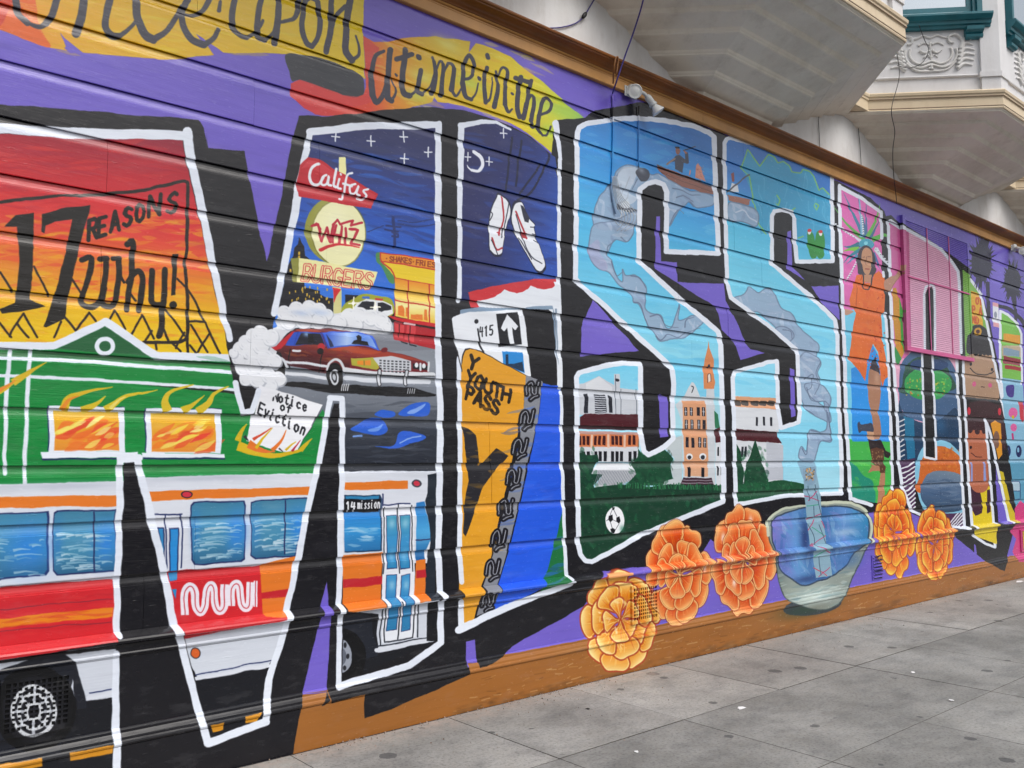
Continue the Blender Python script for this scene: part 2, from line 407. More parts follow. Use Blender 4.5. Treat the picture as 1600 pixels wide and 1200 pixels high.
F('17120f', q(0, 300, 4, '1075,385 1112,385 1108,480 1095,640 1068,645 1080,480'))
E('17120f', 270, 476, 6, 6)
# burning green house
F('12803a', '-500,540 88,540 164,503 240,553 375,560 420,560 420,752 -500,770')
F('1c5a34', q(0, 300, 4, '350,980 655,820 940,1020 650,1010'))
F('0d5f2e', '-200,548 80,550 240,556 360,562 360,570 50,562 -200,556', 0, .8)
L(WHT, 12, '-200,536 0,539 86,541 120,524 164,502 232,548 245,556 366,560', 0)
E(WHT, 164, 541, 16, 16); E('1c5a34', 164, 541, 9, 9)
brush(['169245', '0f7034', '0c6a30', '1a9a4c'], -20, 560, 370, 745, 150, 60, 6, 2, .35)
L(WHT, 6, '-100,556 0,559 50,561 150,566 362,582', 0)
L(WHT, 5, '-60,586 48,588 225,598 375,610', 0)
F('16201c', '216,600 375,612 372,616 300,609')
for s in ('14,548 12,600 9,640 7,740', '47,548 43,600 43,640 38,760'):
    L(WHT, 7, s, 0)
for (a, b, c, d) in ((85, 642, 186, 704), (237, 645, 337, 706)):
    F('1c2a5c', [(a - 10, b - 8), (c + 9, b - 6), (c + 9, d), (a - 10, d)])
    F(WHT, [(a - 8, b - 8), (c + 9, b - 5), (c + 9, d + 2), (a - 8, d + 2)])
    G([(a, b), (c, b + 2), (c, d), (a, d)], [(0, 'd9b32a'), (.5, 'dc9d2c'), (1, 'd98a34')], (a, b), (a, d))
    brush(['de6a2c', 'd9542e', 'e07a2a'], a + 6, b + 18, c - 8, d - 4, 16, 48, 15, -24, .9, 10)
    brush(['d0442f', 'd83c34'], a + 25, b + 18, c - 15, d - 14, 5, 34, 8, -28, .9, 10)
    brush(['e8da6a', 'eee28c', 'e9cf4a'], a + 8, b + 14, c - 14, d - 6, 11, 36, 8, -24, .95, 10)
    F(WHT, [(a - 8, b - 6), (a, b - 6), (a, d + 2), (a - 8, d + 2)]); F(WHT, [(c, b - 4), (c + 9, b - 4), (c + 9, d + 2), (c, d + 2)])
F('182352', '65,716 216,716 216,718 68,719'); F(WHT, '65,706 216,706 216,715 67,716')
F('182352', '222,715 352,715 352,718 224,718'); F(WHT, '222,708 352,709 352,715 223,715')
for col, w, s in (('cfae26', 15, '100,642 108,622 130,614 176,604'), ('d8862e', 8, '98,640 108,625 124,618'), ('cdb42e', 12, '128,641 150,632 165,618'), ('cfb52c', 14, '165,641 180,630 200,618 246,609'), ('e0cf6a', 6, '172,638 185,626 196,620'),
                  ('cdb32c', 15, '262,643 258,626 268,612 302,601'), ('cdb32c', 12, '285,642 300,632 320,618'), ('cfb52c', 14, '308,643 325,632 335,616 358,604'), ('cfae26', 13, '-20,622 10,606 28,592'), ('cfae26', 12, '20,598 45,582 74,566'), ('d8862e', 6, '0,610 14,602 24,594')):
    L(col, w, s, 1, 1.5, 1, 0)
# night drive-in
G('425,195 700,195 700,470 420,520', [(0, '2d3260'), (.25, '2a3a7c'), (.5, '2450ae'), (.8, '2c66cc'), (1, '3576d8')], (560, 205), (560, 470))
brush(['2d69d0', '3579dc', '24489c', '1f2f66', '202a5c'], 440, 240, 680, 400, 110, 60, 8, 12, .4)
brush(['252c58', '313862'], 470, 200, 680, 260, 50, 60, 8, 10, .4)
for (x, y) in ((525, 213), (580, 220), (631, 213), (669, 237), (632, 248)):
    L('dfe5f0', 2, [(x - 6, y), (x + 6, y + 1)], 0); L('dfe5f0', 2, [(x, y - 8), (x, y + 8)], 0)
F('12131c', q(400, 300, 4, '130,760 180,560 200,460 215,430 235,400 240,350 262,330 270,280 285,320 300,340 305,400 340,430 300,600 400,620 400,640 440,660 480,660 485,760')); F('12131c', q(400, 300, 4, '555,640 640,645 620,690 560,700'))
for i in range(26):
    x, y = RNG.uniform(445, 515), RNG.uniform(442, 475)
    F('c9a63a', [(x, y), (x + 2, y), (x + 2, y + 4), (x, y + 4)])
for (x, y) in ((466, 393), (452, 420), (466, 399)):
    F('c9a63a', [(x, y), (x + 3, y), (x + 3, y + 5), (x, y + 5)])
F('e9e6a8', q(400, 0, 4, '520,982 562,985 565,1120 520,1100'))
F('cdc98a', q(400, 300, 4, '480,590 535,595 535,770 485,765')); F('c4262e', q(400, 300, 4, '480,595 535,605 500,650 485,690'))
E('8e8f3a', 520, 361, 43, 52, -6); E('e8e7b6', 530, 364, 42, 52, -4); S('f2f2d2', 525, 345, 30, 30, .5)
L('6e6f2c', 2, [(530 + 42 * math.cos(t), 364 + 52 * math.sin(t)) for t in np.linspace(0, 6.28, 40)], 0, None, .7, 0)
for w, s in ((4, '490,352 497,350 503,376 511,355 517,378 521,350'), (4, '525,352 521,378'), (4, '535,354 531,380'), (3, '523,366 533,367'), (4, '541,357 540,380'), (4, '547,358 559,360 549,380 563,383'), (3.5, '488,353 495,349 500,357'), (3.5, '520,351 527,343 532,351 552,345 549,353 566,348')):
    L('b3223a', w, s, 0)
L('c0262f', 6, '501,390 515,384 535,381 562,387', 1, 2)
F('86873c', '454,404 467,402 465,441 459,440'); F('e6e3a6', '467,403 591,425 580,452 465,441')
text('BURGERS', (472, 438), (583, 453), (3, -25), 'c9404a', 4.6); text('BURGERS', (472, 438), (583, 453), (3, -25), 'e6e3a6', 1.8)
for s in ('604,352 626,355', '602,358 622,362', '612,362 622,366 622,370 612,368'):
    L('1d2f6a', 3, s, 0)
L('1d2f6a', 4.5, '615,340 617,384', 0); L('1c3370', 2, '622,345 650,347 681,341', 1); L('1c3370', 2, '622,350 655,354 681,350', 1); L('1c3370', 1.6, '575,362 600,352', 0)
F('4f8a3c', q(400, 300, 4, '760,375 850,400 870,560 830,560 790,470 755,430'), 1, .85)
F('d8892a', '595,394 682,406 682,422 596,408'); F('e0c32c', '596,408 682,422 682,446 617,435')
L('b8322c', 2, '595,394 682,406'); L('b8322c', 2, '596,408 682,422'); L('b8322c', 2, '595,395 597,408 617,435 617,494'); L('b8322c', 2, '617,435 682,446')
text('.SHAKES.FRIES', (602, 407), (680, 418), (.5, -8), '8a3a22', 1.8)
G('617,435 682,446 682,508 618,494', [(0, 'dc8a2a'), (.35, 'e4bf4a'), (.6, 'ece6a4'), (1, 'e2b93c')], (650, 440), (650, 505))
for s in ('638,438 638,500', '671,444 671,505', '617,469 682,480'):
    L('b8322c', 2, s)
for s in ('622,492 622,478 628,476 632,482 632,495', '634,494 634,480 637,480 637,495', '662,500 663,484 667,484 668,502', '642,498 642,490 660,492 660,501'):
    F('d9702c', s, 0, .9)
F('7a7f8a', '556,505 618,505 684,530 684,610 556,600')
F('c0232c', '604,493 682,506 682,514 616,500'); F('2a1214', '612,500 682,512 682,517 616,504')
F('a81f2a', '616,504 684,516 684,547 660,541 616,530'); F('d3474c', '617,505 632,508 632,528 618,526', 0, .8); F('d3474c', '636,508 650,511 648,535 634,530', 0, .7)
for s in ('624,506 625,526', '641,510 640,536'):
    L('4a1018', 1.6, s, 0)
L('8d2a34', 3, '618,504 628,505', 0); L('d8b9bd', 3, '632,505 648,508', 0); L('20222a', 2, '628,534 636,537', 0); L('20222a', 2, '640,538 650,541', 0)
# police car
F('9aa032', q(400, 300, 4, '535,730 560,690 620,660 660,640 760,645 830,665 860,700 860,760 800,780 560,760'), 1)
F('dfe4ea', q(400, 300, 4, '600,735 640,690 690,672 790,680 850,710 856,760 780,800 700,780')); F('1c1f28', q(400, 300, 4, '640,715 665,685 740,690 730,740 650,735')); F('1c1f28', q(400, 300, 4, '760,695 790,690 845,715 845,735 800,745 765,765'))
F('14161c', q(400, 300, 4, '555,740 640,735 740,755 770,800 560,790')); F('c0303a', q(400, 300, 4, '745,662 795,665 792,678 745,675')); F('3a66c8', q(400, 300, 4, '665,655 715,658 712,672 664,668'))
for (x, y) in ((553, 473), (586, 481)):
    L('f4f4e4', 2, [(x - 8, y), (x + 8, y)], 0); L('f4f4e4', 2, [(x, y - 9), (x, y + 9)], 0); E('fbfbf2', x, y, 3, 3)
# road
G('400,560 700,545 700,745 400,745', [(0, '868d98'), (.45, '6b727e'), (.56, '565d69'), (.66, '343a46'), (1, '262b36')], (560, 560), (560, 720))
F('454b57', '480,648 690,640 690,660 480,665', 0, .8); brush(['3a404c', '596170', '232833'], 540, 630, 685, 730, 50, 50, 5, 0, .35)
for s in ('590,285 650,250 720,215 800,225 820,290 770,320 690,312', '740,190 790,160 860,168 860,198 780,208', '885,180 960,130 1040,110 1085,125 1070,195 950,202'):
    F('2a5cc6', q(400, 600, 4, s), 1)
F('2f5fcc', q(400, 600, 4, '740,390 860,380 890,310 940,295 1050,320 1050,345 960,375 880,400'), 1); F('8fb0ea', q(400, 600, 4, '940,180 1000,150 1060,120 1040,150 980,190'), 1, .8)
F('7fa6e8', q(400, 600, 4, '700,290 760,270 800,250 770,290 720,300'), 1, .7); L('86a8e4', 2, q(400, 600, 4, '900,370 960,340 1030,325'), 1); L('6f95da', 3, q(400, 600, 4, '610,330 660,325'), 1)
F('12803a', '395,650 462,709 504,640 511,652 494,725 490,741 395,746'); brush(['169245', '0f7034'], 400, 690, 492, 738, 24, 30, 5, 0, .4)
# white car exhaust
F('d4d8df', '432,500 445,485 470,478 500,474 520,490 550,484 600,490 612,520 560,520 500,512 455,516 430,560 440,600 410,610 378,600 362,560 372,530 400,515 432,512', 1)
cl = [(444, 489, 12), (463, 484, 13), (484, 482, 13), (500, 484, 11), (512, 492, 10), (452, 502, 14), (476, 500, 14), (500, 502, 13), (546, 494, 14), (562, 492, 13), (580, 497, 13), (596, 503, 13), (604, 512, 9), (530, 505, 13), (556, 508, 12),
      (375, 545, 12), (372, 560, 11), (384, 535, 12), (396, 525, 12), (408, 520, 12), (392, 550, 14), (408, 540, 15), (424, 528, 14), (382, 575, 14), (398, 572, 15), (415, 560, 14), (430, 565, 12), (385, 592, 12), (402, 592, 14), (420, 586, 13), (436, 592, 12), (424, 604, 10), (365, 552, 8)]
def puff(x, y, r):
    E('b3b9c4', x + .6, y + 1.2, r * .97, r, 0, .8)
    E('e2e6ec', x - .6, y - .6, r * .92, r * .94, 0, .95)
    for t0 in (2.4, 5.2):
        L('b9bfca', 1.3, [(x + r * .62 * math.cos(t0 + d_), y + r * .66 * math.sin(t0 + d_)) for d_ in (-.5, 0, .5)], 1, 'both', .6, 0)
for (x, y, r) in cl:
    puff(x, y, r)
for (x, y, w_, h_) in ((500, 488, 20, 6), (470, 490, 16, 5)):
    S('9db6dd', x, y, w_, h_, .5)
# red coupe
def k(s): return q(420, 480, 5.714, s)
F('14151a', k('40,690 200,660 520,690 760,700 1300,720 1500,780 1480,795 1200,800 980,790 700,770 560,770 300,720'))
F('6c1f28', k('20,358 70,350 200,215 260,190 380,185 560,195 790,220 870,235 945,290 990,375 1060,395 1250,435 1400,480 1432,510 1430,590 1290,600 700,560 510,590 150,510 110,410 60,385'))
G(k('60,385 20,358 70,350 130,345 430,330 520,365 720,345 1000,385 1250,440 1400,482 930,445 760,440 730,480 720,540 680,540 640,470 580,455 520,500 500,580 150,510 110,410'), [(0, '96382a'), (.25, '702626'), (.55, '4c181e'), (1, '3c0e1a')], (500, 538), (495, 582))
F('b04a2a', k('540,370 720,350 860,380 1000,390 900,420 700,400'), 1, .7); F('a8442a', k('250,200 380,190 470,215 300,215'), 1, .8); F('b8252f', k('20,358 75,350 205,215 240,215 150,335 110,375 60,385'))
brush(['8a4a2a', '6a3a26', '3c1018', 'b0662e'], 445, 546, 545, 575, 26, 26, 4, 8, .4)
F('2c4fb8', k('225,220 270,215 460,225 510,350 440,335 150,345 170,300')); F('1c1d2a', k('285,230 455,235 500,340 235,335')); S('8fb4e6', 478, 523, 6, 5, .8); F('121218', k('345,240 395,240 400,320 345,320'))
F('3a62d0', k('470,225 800,215 930,260 990,380 860,345 540,360')); G(k('500,235 780,225 900,255 965,360 870,335 560,345'), [(0, '3a5fc8'), (.4, 'a9c4ee'), (.7, '5d86d8'), (1, '8fb0ea')], (510, 520), (590, 535)); F('17171f', k('510,240 560,300 580,345 545,350'), 0, .7)
F('131318', k('740,330 760,300 790,290 785,260 805,245 828,260 825,300 880,310 895,345 860,340')); L('2343a8', 2, k('470,225 530,360'), 0); L('2343a8', 2, k('260,220 225,335'), 0)
E('b02a32', *k('468,350')[0], 6, 5); E('1a1216', *k('462,395')[0], 5, 5); E('6a1a22', *k('1030,378')[0], 5, 4); L('d8dce2', 4, k('215,390 275,395'), 0); L('0f0f12', 1.4, k('190,375 175,480 190,540'), 1); L('0f0f12', 1.4, k('480,420 460,500 455,580'), 1)
L('d2d8e0', 4, k('150,490 300,500 520,530'), 1); L('c9ced6', 7, k('165,590 330,610 520,640'), 1); L('7d848f', 3, k('165,610 330,630 520,660'), 1)
E('101014', *k('95,530')[0], 9, 17, -20); E('c9ced6', *k('75,520')[0], 5, 8); L('cdd3da', 4, k('55,480 85,455 130,470 165,540'), 1)
L('cdd3da', 4, k('520,560 540,500 590,465 640,490 672,550'), 1); E('0e0e12', *k('595,620')[0], 13, 22, -4); E('c9ced6', *k('592,625')[0], 7, 12); E('23242a', *k('592,625')[0], 4.5, 8.5); E('aab0b8', *k('592,625')[0], 2.5, 5)
for i in range(4):
    L('c8ccd2', 1.6, k('%d,745 %d,690' % (650 + i * 18, 662 + i * 18)), 0); L('a9adb4', 1.4, k('%d,770 %d,730' % (1240 + i * 20, 1250 + i * 20)), 0)
L('d3d8df', 8, k('680,560 760,575 990,600 1240,600 1470,605'), 1); L('8d949e', 4, k('700,600 980,640 1240,650 1440,650 1500,665'), 1); L('c3c9d2', 7, k('690,630 820,650 1000,655 1240,665 1440,665'), 1); L('23252c', 1.6, k('690,590 980,615 1240,618 1480,620'), 1)
F('a8a43a', k('735,455 930,445 980,500 985,545 960,560 740,520')); F('d9862a', k('790,475 910,470 912,520 790,512')); L('7e7a2a', 2, k('850,475 850,515'), 0)
F('c3c8d0', k('930,450 1100,435 1270,480 1275,570 1020,575'))
for i in range(8):
    for j in range(5):
        x, y = 990 + i * 35, 470 + j * 24 + i * 2
        F('2a2d34', k('%d,%d %d,%d %d,%d %d,%d' % (x, y, x + 20, y + 1, x + 20, y + 13, x, y + 12)))
F('1b1c22', k('1285,500 1430,520 1425,560 1290,550')); E('dfe4ea', *k('1320,515')[0], 3, 4); E('dfe4ea', *k('1385,520')[0], 3, 4); L('d3d8df', 3, k('1355,500 1355,560'), 0); L('d3d8df', 3, k('1430,490 1425,570'), 0)
for s in ('990,570 985,690', '1235,575 1225,690'):
    L('2a2c32', 7, k(s), 0); L('c9ced6', 4, k(s), 0)
# burning notice
F('e6e9f0', '405,601 417,605 504,632 490,660 462,709 440,706 385,690 392,655 400,625')
for col, w, s in (('c8ac22', 10, '372,690 378,672 386,662'), ('cfae22', 14, '372,697 400,706 430,712 470,704 486,688'), ('c8ac22', 8, '470,704 480,694 488,686'), ('d8702c', 12, '388,694 410,704 430,706'), ('d8702c', 7, '425,704 438,690 448,672'), ('cfae22', 5, '400,700 412,684 426,668'), ('c4452c', 5, '395,688 410,678 424,668'), ('cfae22', 4, '446,704 456,694 462,690'), ('b02a40', 4, '456,706 462,698 470,688'), ('23242b', 5, '382,682 388,690'), ('4a3a38', 3, '436,700 442,706')):
    L(col, w, s, 1, 1.2, 1, 0)
text('Notice', (426, 625), (480, 643), (2.5, -15), '22232b', 2.6); text('of', (437, 640), (457, 647), (2, -12), '22232b', 2.6); text('Eviction', (402, 645), (478, 682), (4, -17), '22232b', 2.8)
# ---- tram bus
F('d3d9e4', '-500,770 183,752 222,746 490,739 530,736 690,736 690,880 536,880 460,890 260,902 180,908 -500,990')
S('aeb6c6', 100, 760, 120, 8, .7); S('aeb6c6', 330, 748, 120, 6, .7)
F('d9762a', '-500,797 0,776 181,774 181,791 0,793 -500,818'); F('d9762a', '234,768 400,763 485,760 483,774 400,776 236,784'); F('d9762a', '538,754 637,751 637,764 538,766')
E('1d2030', 292, 773, 9, 6); E('c43246', 292, 773, 7, 4.5); E('3a3d48', 651, 755.5, 8, 6); E('c43246', 651, 755.5, 5, 4)
OUT, GLS = '26305c', '2b7cb4'
def glass(pts, n=40, ln=45):
    p = P(pts)
    F(OUT, p.mean(0) + (p - p.mean(0)) * 1.05)
    x0, y0 = p.min(0); x1, y1 = p.max(0)
    G(p, [(0, '3d7894'), (.35, '4a8eb4'), (.7, '4486a8'), (1, '2f6488')], (x0, y0), (x0, y1))
    S('2a7fe0', x1 - (x1 - x0) * .15, (y0 + y1) / 2, (x1 - x0) * .25, (y1 - y0) * .4, .7); S('2470c8', x0 + 6, (y0 + y1) / 2, 10, (y1 - y0) * .4, .4)
    for _ in range(n):
        x, y = RNG.uniform(x0 + 6, x1 - 6), RNG.uniform(y0 + (y1 - y0) * .35, y1 - 8)
        l = min(ln * RNG.uniform(.3, 1), 1.6 * (min(x - x0, x1 - x) - 2))
        L(RNG.choice(['b4d2e0', '9cc4d8', 'd6e6ee', '7aacc8']), RNG.uniform(2, 4.5), [(x - l / 2, y + 1), (x, y - 1), (x + l / 2, y)], 1, 1, .6, 0)
glass('-120,815 0,803 72,801 74,810 73,890 68,897 -120,915'); glass('85,803 90,800 180,798 180,890 90,897 84,890'); L(OUT, 2.5, '147,800 147,892', 0)
for s in ('241,804 285,803', '259,805 260,892', '282,803 286,815 283,888'):
    L(OUT, 2.2, s, 0)
F(OUT, '245,824 257,824 257,880'); F('2f83bc', '248,826 255,826 255,868'); F(OUT, '264,825 280,824 278,900 264,902'); F('2c8ad0', '266,827 278,826 276,900 266,900')
glass('300,792 304,787 380,784 382,792 381,872 376,876 305,881 301,874'); glass('393,786 400,784 481,780 460,868 400,872 393,866'); L(OUT, 2.2, '446,783 445,866', 0)
F('1f3a58', '538,774 594,773 597,780 597,860 538,864'); F('2d7fae', '540,776 592,775 592,782 540,784')
G('538,800 595,797 595,858 538,862', [(0, '2c7ec8'), (.5, '3590d0'), (1, '2a70a8')], (560, 800), (560, 860)); brush(['b4d6ea', '8cc2e2', 'dcecf4'], 545, 822, 588, 852, 14, 30, 4, 0, .6, 4)
F('14151b', '536,780 595,780 594,800 536,801'); text('14', (540, 799), (557, 799), (0, -14), 'e4e8ee', 2.6); text('mission', (559, 795), (596, 794), (0, -14), 'e4e8ee', 1.7)
F('202833', '668,742 700,736 700,1003 667,1003 667,945 664,900 672,850 671,824 664,783 668,770'); L(OUT, 2, '600,788 640,787 642,792', 0); L(OUT, 2, '598,772 600,862', 0)
F('e0e5ee', '598,790 646,788 648,900 598,904')
for s in ('601,792 599,920', '622,788 624,910', '643,790 645,914'):
    L('20242e', 1.6, s, 0)
for (a, b) in ((605, 620), (626, 640)):
    F(OUT, [(a - 1, 805), (b + 1, 804), (b + 1, 888), (a - 1, 890)]); G([(a, 806), (b, 805), (b, 887), (a, 888)], [(0, '3f8fae'), (.5, '3b8fc6'), (1, '2a80b4')], (a, 806), (a, 888)); S('a8d2e4', (a + b) / 2, 818, 7, 10, .6); S('90c4e2', (a + b) / 2, 870, 6, 14, .5)
G('650,786 663,783 671,824 672,845 665,860 664,876 650,878', [(0, '2a74b8'), (.5, '4a9fd6'), (1, '1e5c96')], (660, 785), (660, 876)); L(OUT, 2, '650,844 671,843', 0)
# lower coach work
F('c5262f', '-500,960 0,918 178,905 180,1000 0,1030 -500,1080'); F('d97d22', '-500,1010 0,966 177,949 177,964 0,981 -500,1030')
brush(['b3202c', 'd43a38'], 0, 925, 176, 995, 40, 60, 5, -4, .4); L('5a2a3a', 1.5, '0,952 176,936', 0, None, .6); L('5a2a3a', 1.5, '0,986 176,972', 0, None, .6)
F('c5262f', '258,893 400,885 458,870 462,980 280,1000'); F('2c86c0', '264,895 279,893 278,906 266,908'); F('2c86c0', '268,921 276,920 274,936')
F('d9762a', '410,882 465,868 460,960 440,962 412,962 402,950 402,890', 0); F('b8232e', '402,928 452,920 448,932 404,936'); F('c5262f', '400,886 408,884 412,966 400,966')
F('d9762a', '536,868 598,862 598,960 536,965'); F('b3232e', '536,906 598,901 598,913 536,919'); F('d9762a', '650,876 665,874 668,940 650,945'); F('b3232e', '650,892 665,890 666,902 650,904')
def muni():
    # linked rounded strokes reading MUNI in white on red, each with a thin inline
    pa = ('288,962 288,930 293,919 300,916 304,925 305,948 312,957 319,948 322,925 329,914 335,921 336,946 343,955 350,946 351,913', '361,947 361,922 367,912 374,917 377,943 384,951 390,944 391,909', '399,948 400,907')
    for s, w in zip(pa, (12, 12, 6.5)):
        L('e6e3ee', w, s, 1, None, 1, 0)
    for s in pa:
        L('b8232e', 1.5, s, 1, None, .9, 0)
F('c5262f', '280,915 402,898 402,960 284,974'); muni()
# below the ledge: skirt, wheel, road markings
F('c9d0dc', '-500,1090 0,1036 186,1012 180,1090 -500,1180'); F('c9d0dc', '276,1000 462,962 420,1040 410,1090 310,1062'); F('c9d0dc', '536,958 680,936 680,1002 590,1020 536,1064')
F('14161d', '-500,1180 140,1098 180,1092 180,1300 -500,1300'); F('14161d', '300,1064 425,1040 420,1140 320,1160'); F('15171e', '536,955 590,960 590,1022 668,1003 684,1005 536,1070')
L(OUT, 1.8, '305,1054 400,1036 424,1032', 0); L('d3d9e4', 6, '305,1060 420,1040', 0); L(OUT, 2, '139,1083 176,1077', 0); L('d3d9e4', 8, '138,1091 176,1083', 0)
E('23252c', 305, 1020, 8, 9); E('d0602c', 305, 1020, 6.5, 7.5)
F('1b1e27', '-120,1110 -40,1060 40,1032 70,1022 100,1022 118,1034 130,1080 136,1108 120,1108 112,1060 95,1180 20,1190 -120,1180')
for r, c in ((66, '0c0d11'), (52, '15161c'), (40, '1c1d24')):
    E(c, 54, 1108, r, r * 1.02)
for r in (34, 24, 12):
    L('dfe4ea', 6, [(52 + r * math.cos(t), 1110 + r * 1.15 * math.sin(t)) for t in np.linspace(0, 6.28, 30)], 0, None, .9, 0)
for t in range(0, 360, 45):
    L('cfd5de', 5, [(52 + 14 * math.cos(math.radians(t)), 1110 + 15 * math.sin(math.radians(t))), (52 + 34 * math.cos(math.radians(t)), 1110 + 38 * math.sin(math.radians(t)))], 0, None, .8, 0)
F('c98a20', '108,1176 176,1164 176,1177 110,1190'); F('c98a20', '-60,1204 66,1184 67,1198 -60,1220'); F('c98a20', '328,1132 348,1128 348,1140 332,1144'); F('c98a20', '381,1120 412,1113 410,1126 383,1131')
F('1d212b', '536,956 560,957 580,965 588,1010 590,1024 572,1030 560,1000 536,1000'); E('0b0c10', 533, 1026, 40, 44); E('8f96a4', 533, 1025, 17, 26); E('5b616e', 533, 1025, 9, 14)
for (x, y) in ((540, 1008), (544, 1025), (539, 1043)):
    E('23252c', x, y, 2.5, 4)
F('23252c', '585,1002 670,986 680,1000 590,1024', 0, .0)
F('e0e5ee', '598,898 648,894 650,996 597,1004')
for s in ('596,950 594,1008', '601,950 601,1003 645,997 648,945', '622,940 622,998', '653,945 653,996', '588,1010 668,997'):
    L('20242e', 2, s, 0)
for (a, b) in ((605, 619), (627, 640)):
    F(OUT, [(a - 1, 899), (b + 1, 897), (b + 1, 984), (a - 1, 987)]); G([(a, 900), (b, 898), (b, 983), (a, 986)], [(0, '3b8fc6'), (1, '2a78a8')], (a, 900), (a, 985)); S('a8d2e4', (a + b) / 2, 915, 6, 10, .6)
F('2b3a48', '585,1018 668,1004 690,1003 600,1040 560,1052', 0, .0); L('d3d9e4', 7, '588,1016 668,1001', 0)
F('14161c', '667,940 690,936 690,1002 667,1002')
clip()
# counters and outlines of the M
F(BLK, '322,205 330,300 345,395 355,440 366,495 372,530 382,600 388,634 397,600 405,560 424,495 437,427 460,300 470,230 467,180 441,300 416,410 381,236 325,232')
F(PUR, '381,236 416,410 441,300 452,240 440,210')
for (x, y, r) in cl:
    if y > 515 and x < 440:
        puff(x, y, r)
F('e6e9f0', '405,601 417,605 440,612 420,625 400,625'); F(BLK, '372,602 396,604 388,634')
F(BLK, '194,715 209,715 226,795 251,898 272,975 300,1105 322,1169 400,1142 420,1120 441,1000 464,900 500,725 522,631 530,631 529,790 527,900 526,1080 540,1060 500,1110 511,1080 515,950 511,908 500,954 472,1085 470,1110 457,1177 440,1260 180,1310 188,1140 190,900')
F(PUR, '511,908 515,950 511,1081 472,1086 500,954')
F(BRN, '472,1083 512,1078 518,1099 480,1108 462,1150 457,1190 440,1260 520,1260 700,1130 735,1054 662,1085 615,1107 570,1122 569,1085 516,1099 511,1080')
W1 = [('-500,188 0,200 100,207 293,212', 17, 16), ('293,205 297,240 312,310 333,413 349,490 359,530', 15, 10), ('368,598 379,644 394,643 404,610', 9, 9), ('466,300 442,426 428,490', 13, 10), ('485,206 466,300', 9, 13), ('484,206 575,196 684,195', 12, 12),
      ('685,193 685,300 684,400 685,525 688,642 687,725 685,860 689,930', 10, 10), ('688,940 689,1004', 10, 10), ('689,1004 640,1040 530,1072', 10, 12), ('530,1074 531,960 531,900 532,800 535,725 535,640 534,624', 9, 9), ('534,623 515,622', 9, 9),
      ('516,623 498,725 489,760 466,872 460,900 443,990 421,1060 415,1128', 9, 11), ('416,1128 325,1161', 12, 13), ('325,1161 308,1105 275,985 257,900 230,780 215,718', 12, 12), ('218,716 188,716', 12, 12), ('188,715 187,740 187,825 184,900 183,990', 11, 11), ('182,1020 181,1140 182,1300', 11, 14)]
for s, a, b in W1:
    L(WHT, a, s, 0, b)

# the sign laps over the outline
F('b9222f', '464,284 469,258 483,246 498,249 592,303 580,326 467,307'); F('d24a52', '472,262 484,250 496,253 588,305 584,311 484,262', 0, .5)
for w, s in ((4.5, '395,1030 375,1035 345,1060 335,1110 355,1150 395,1150 420,1110'), (3.5, '440,1095 415,1110 410,1150 440,1150 455,1100 450,1150 470,1160'), (4, '505,1050 485,1150 500,1170'), (3.5, '520,1120 510,1170 530,1180'), (3, '530,1085 533,1092'),
             (3.5, '600,1080 570,1100 545,1230 525,1240'), (3.5, '545,1150 600,1165'), (3.5, '620,1150 590,1165 590,1205 620,1205 640,1160 630,1205 650,1220'), (3.5, '700,1180 670,1190 690,1220 670,1245 640,1235')):
    L('e6eaf2', w, q(400, 0, 4, s), 1)

# ================= letter I: hanging shoes, transfer slip and youth pass
clip('721,198 775,190 800,200 830,216 868,246 874,300 874,440 878,607 879,720 884,837 888,912 820,936 768,956 721,978')
G('700,185 890,185 890,470 700,470', [(0, '2a2c58'), (.5, '26306a'), (1, '2a52ae')], (740, 220), (880, 330)); brush(['2f5cc0', '2a4a9c', '23285a', '2a3478'], 730, 205, 872, 440, 90, 50, 8, 10, .35)
for (x, y) in ((787, 208), (731, 245), (764, 252)):
    L('dfe5f0', 1.8, [(x - 5, y), (x + 5, y + 1)], 0); L('dfe5f0', 1.8, [(x, y - 7), (x, y + 7)], 0)
L('e4e9f4', 6, q(400, 0, 4, '1365,950 1405,985 1415,1030 1390,1070 1350,1065'), 1, 4); L('e4e9f4', 3, q(400, 0, 4, '1350,1068 1330,1050 1320,1035'), 1, 1)
for s in ('800,200 835,215 858,240 852,262', '845,258 812,302', '800,215 790,300', '815,220 806,290', '852,262 830,300 810,312'):
    L('171c3c', 3.4, s, 1)
for o in ('765,385 766,340 776,310 782,305 795,318 797,335 792,350 786,385 784,396 774,398 767,392', '800,345 803,322 812,316 818,320 826,340 836,352 835,360 850,408 848,421 842,424 833,415 812,376'):
    F('1c2038', P(o).mean(0) + (P(o) - P(o).mean(0)) * 1.08, 1); F('e4e9f1', o, 1)
for s in ('784,308 787,340 780,368', '806,330 815,352 824,372', '769,372 776,390 785,388'):
    L('a82c38', 2.5, s, 1)
F('2a2c3c', '813,320 818,322 828,340 826,348 820,346'); F('a82c38', '815,362 823,364 826,372 818,371'); F('a82c38', '777,363 783,360 783,367')
for s in ('795,318 789,350 784,372', '768,375 778,398', '806,335 826,395 846,412', '812,372 830,405', '766,345 770,335 766,330', '829,355 836,356', '832,366 838,368', '836,376 842,380'):
    L('2a2c3c', 1.5, s, 1)
F('c23038', q(700, 440, 6, '190,100 350,60 600,10 800,-20 1040,-30 1040,10 1000,120 300,240 220,240')); F('dfe6ef', q(700, 440, 6, '275,180 350,170 440,140 500,105 530,72 570,92 640,110 700,95 750,65 778,38 840,65 900,75 970,60 1020,25 1070,0 1070,300 990,300 940,260 700,250 300,235'))
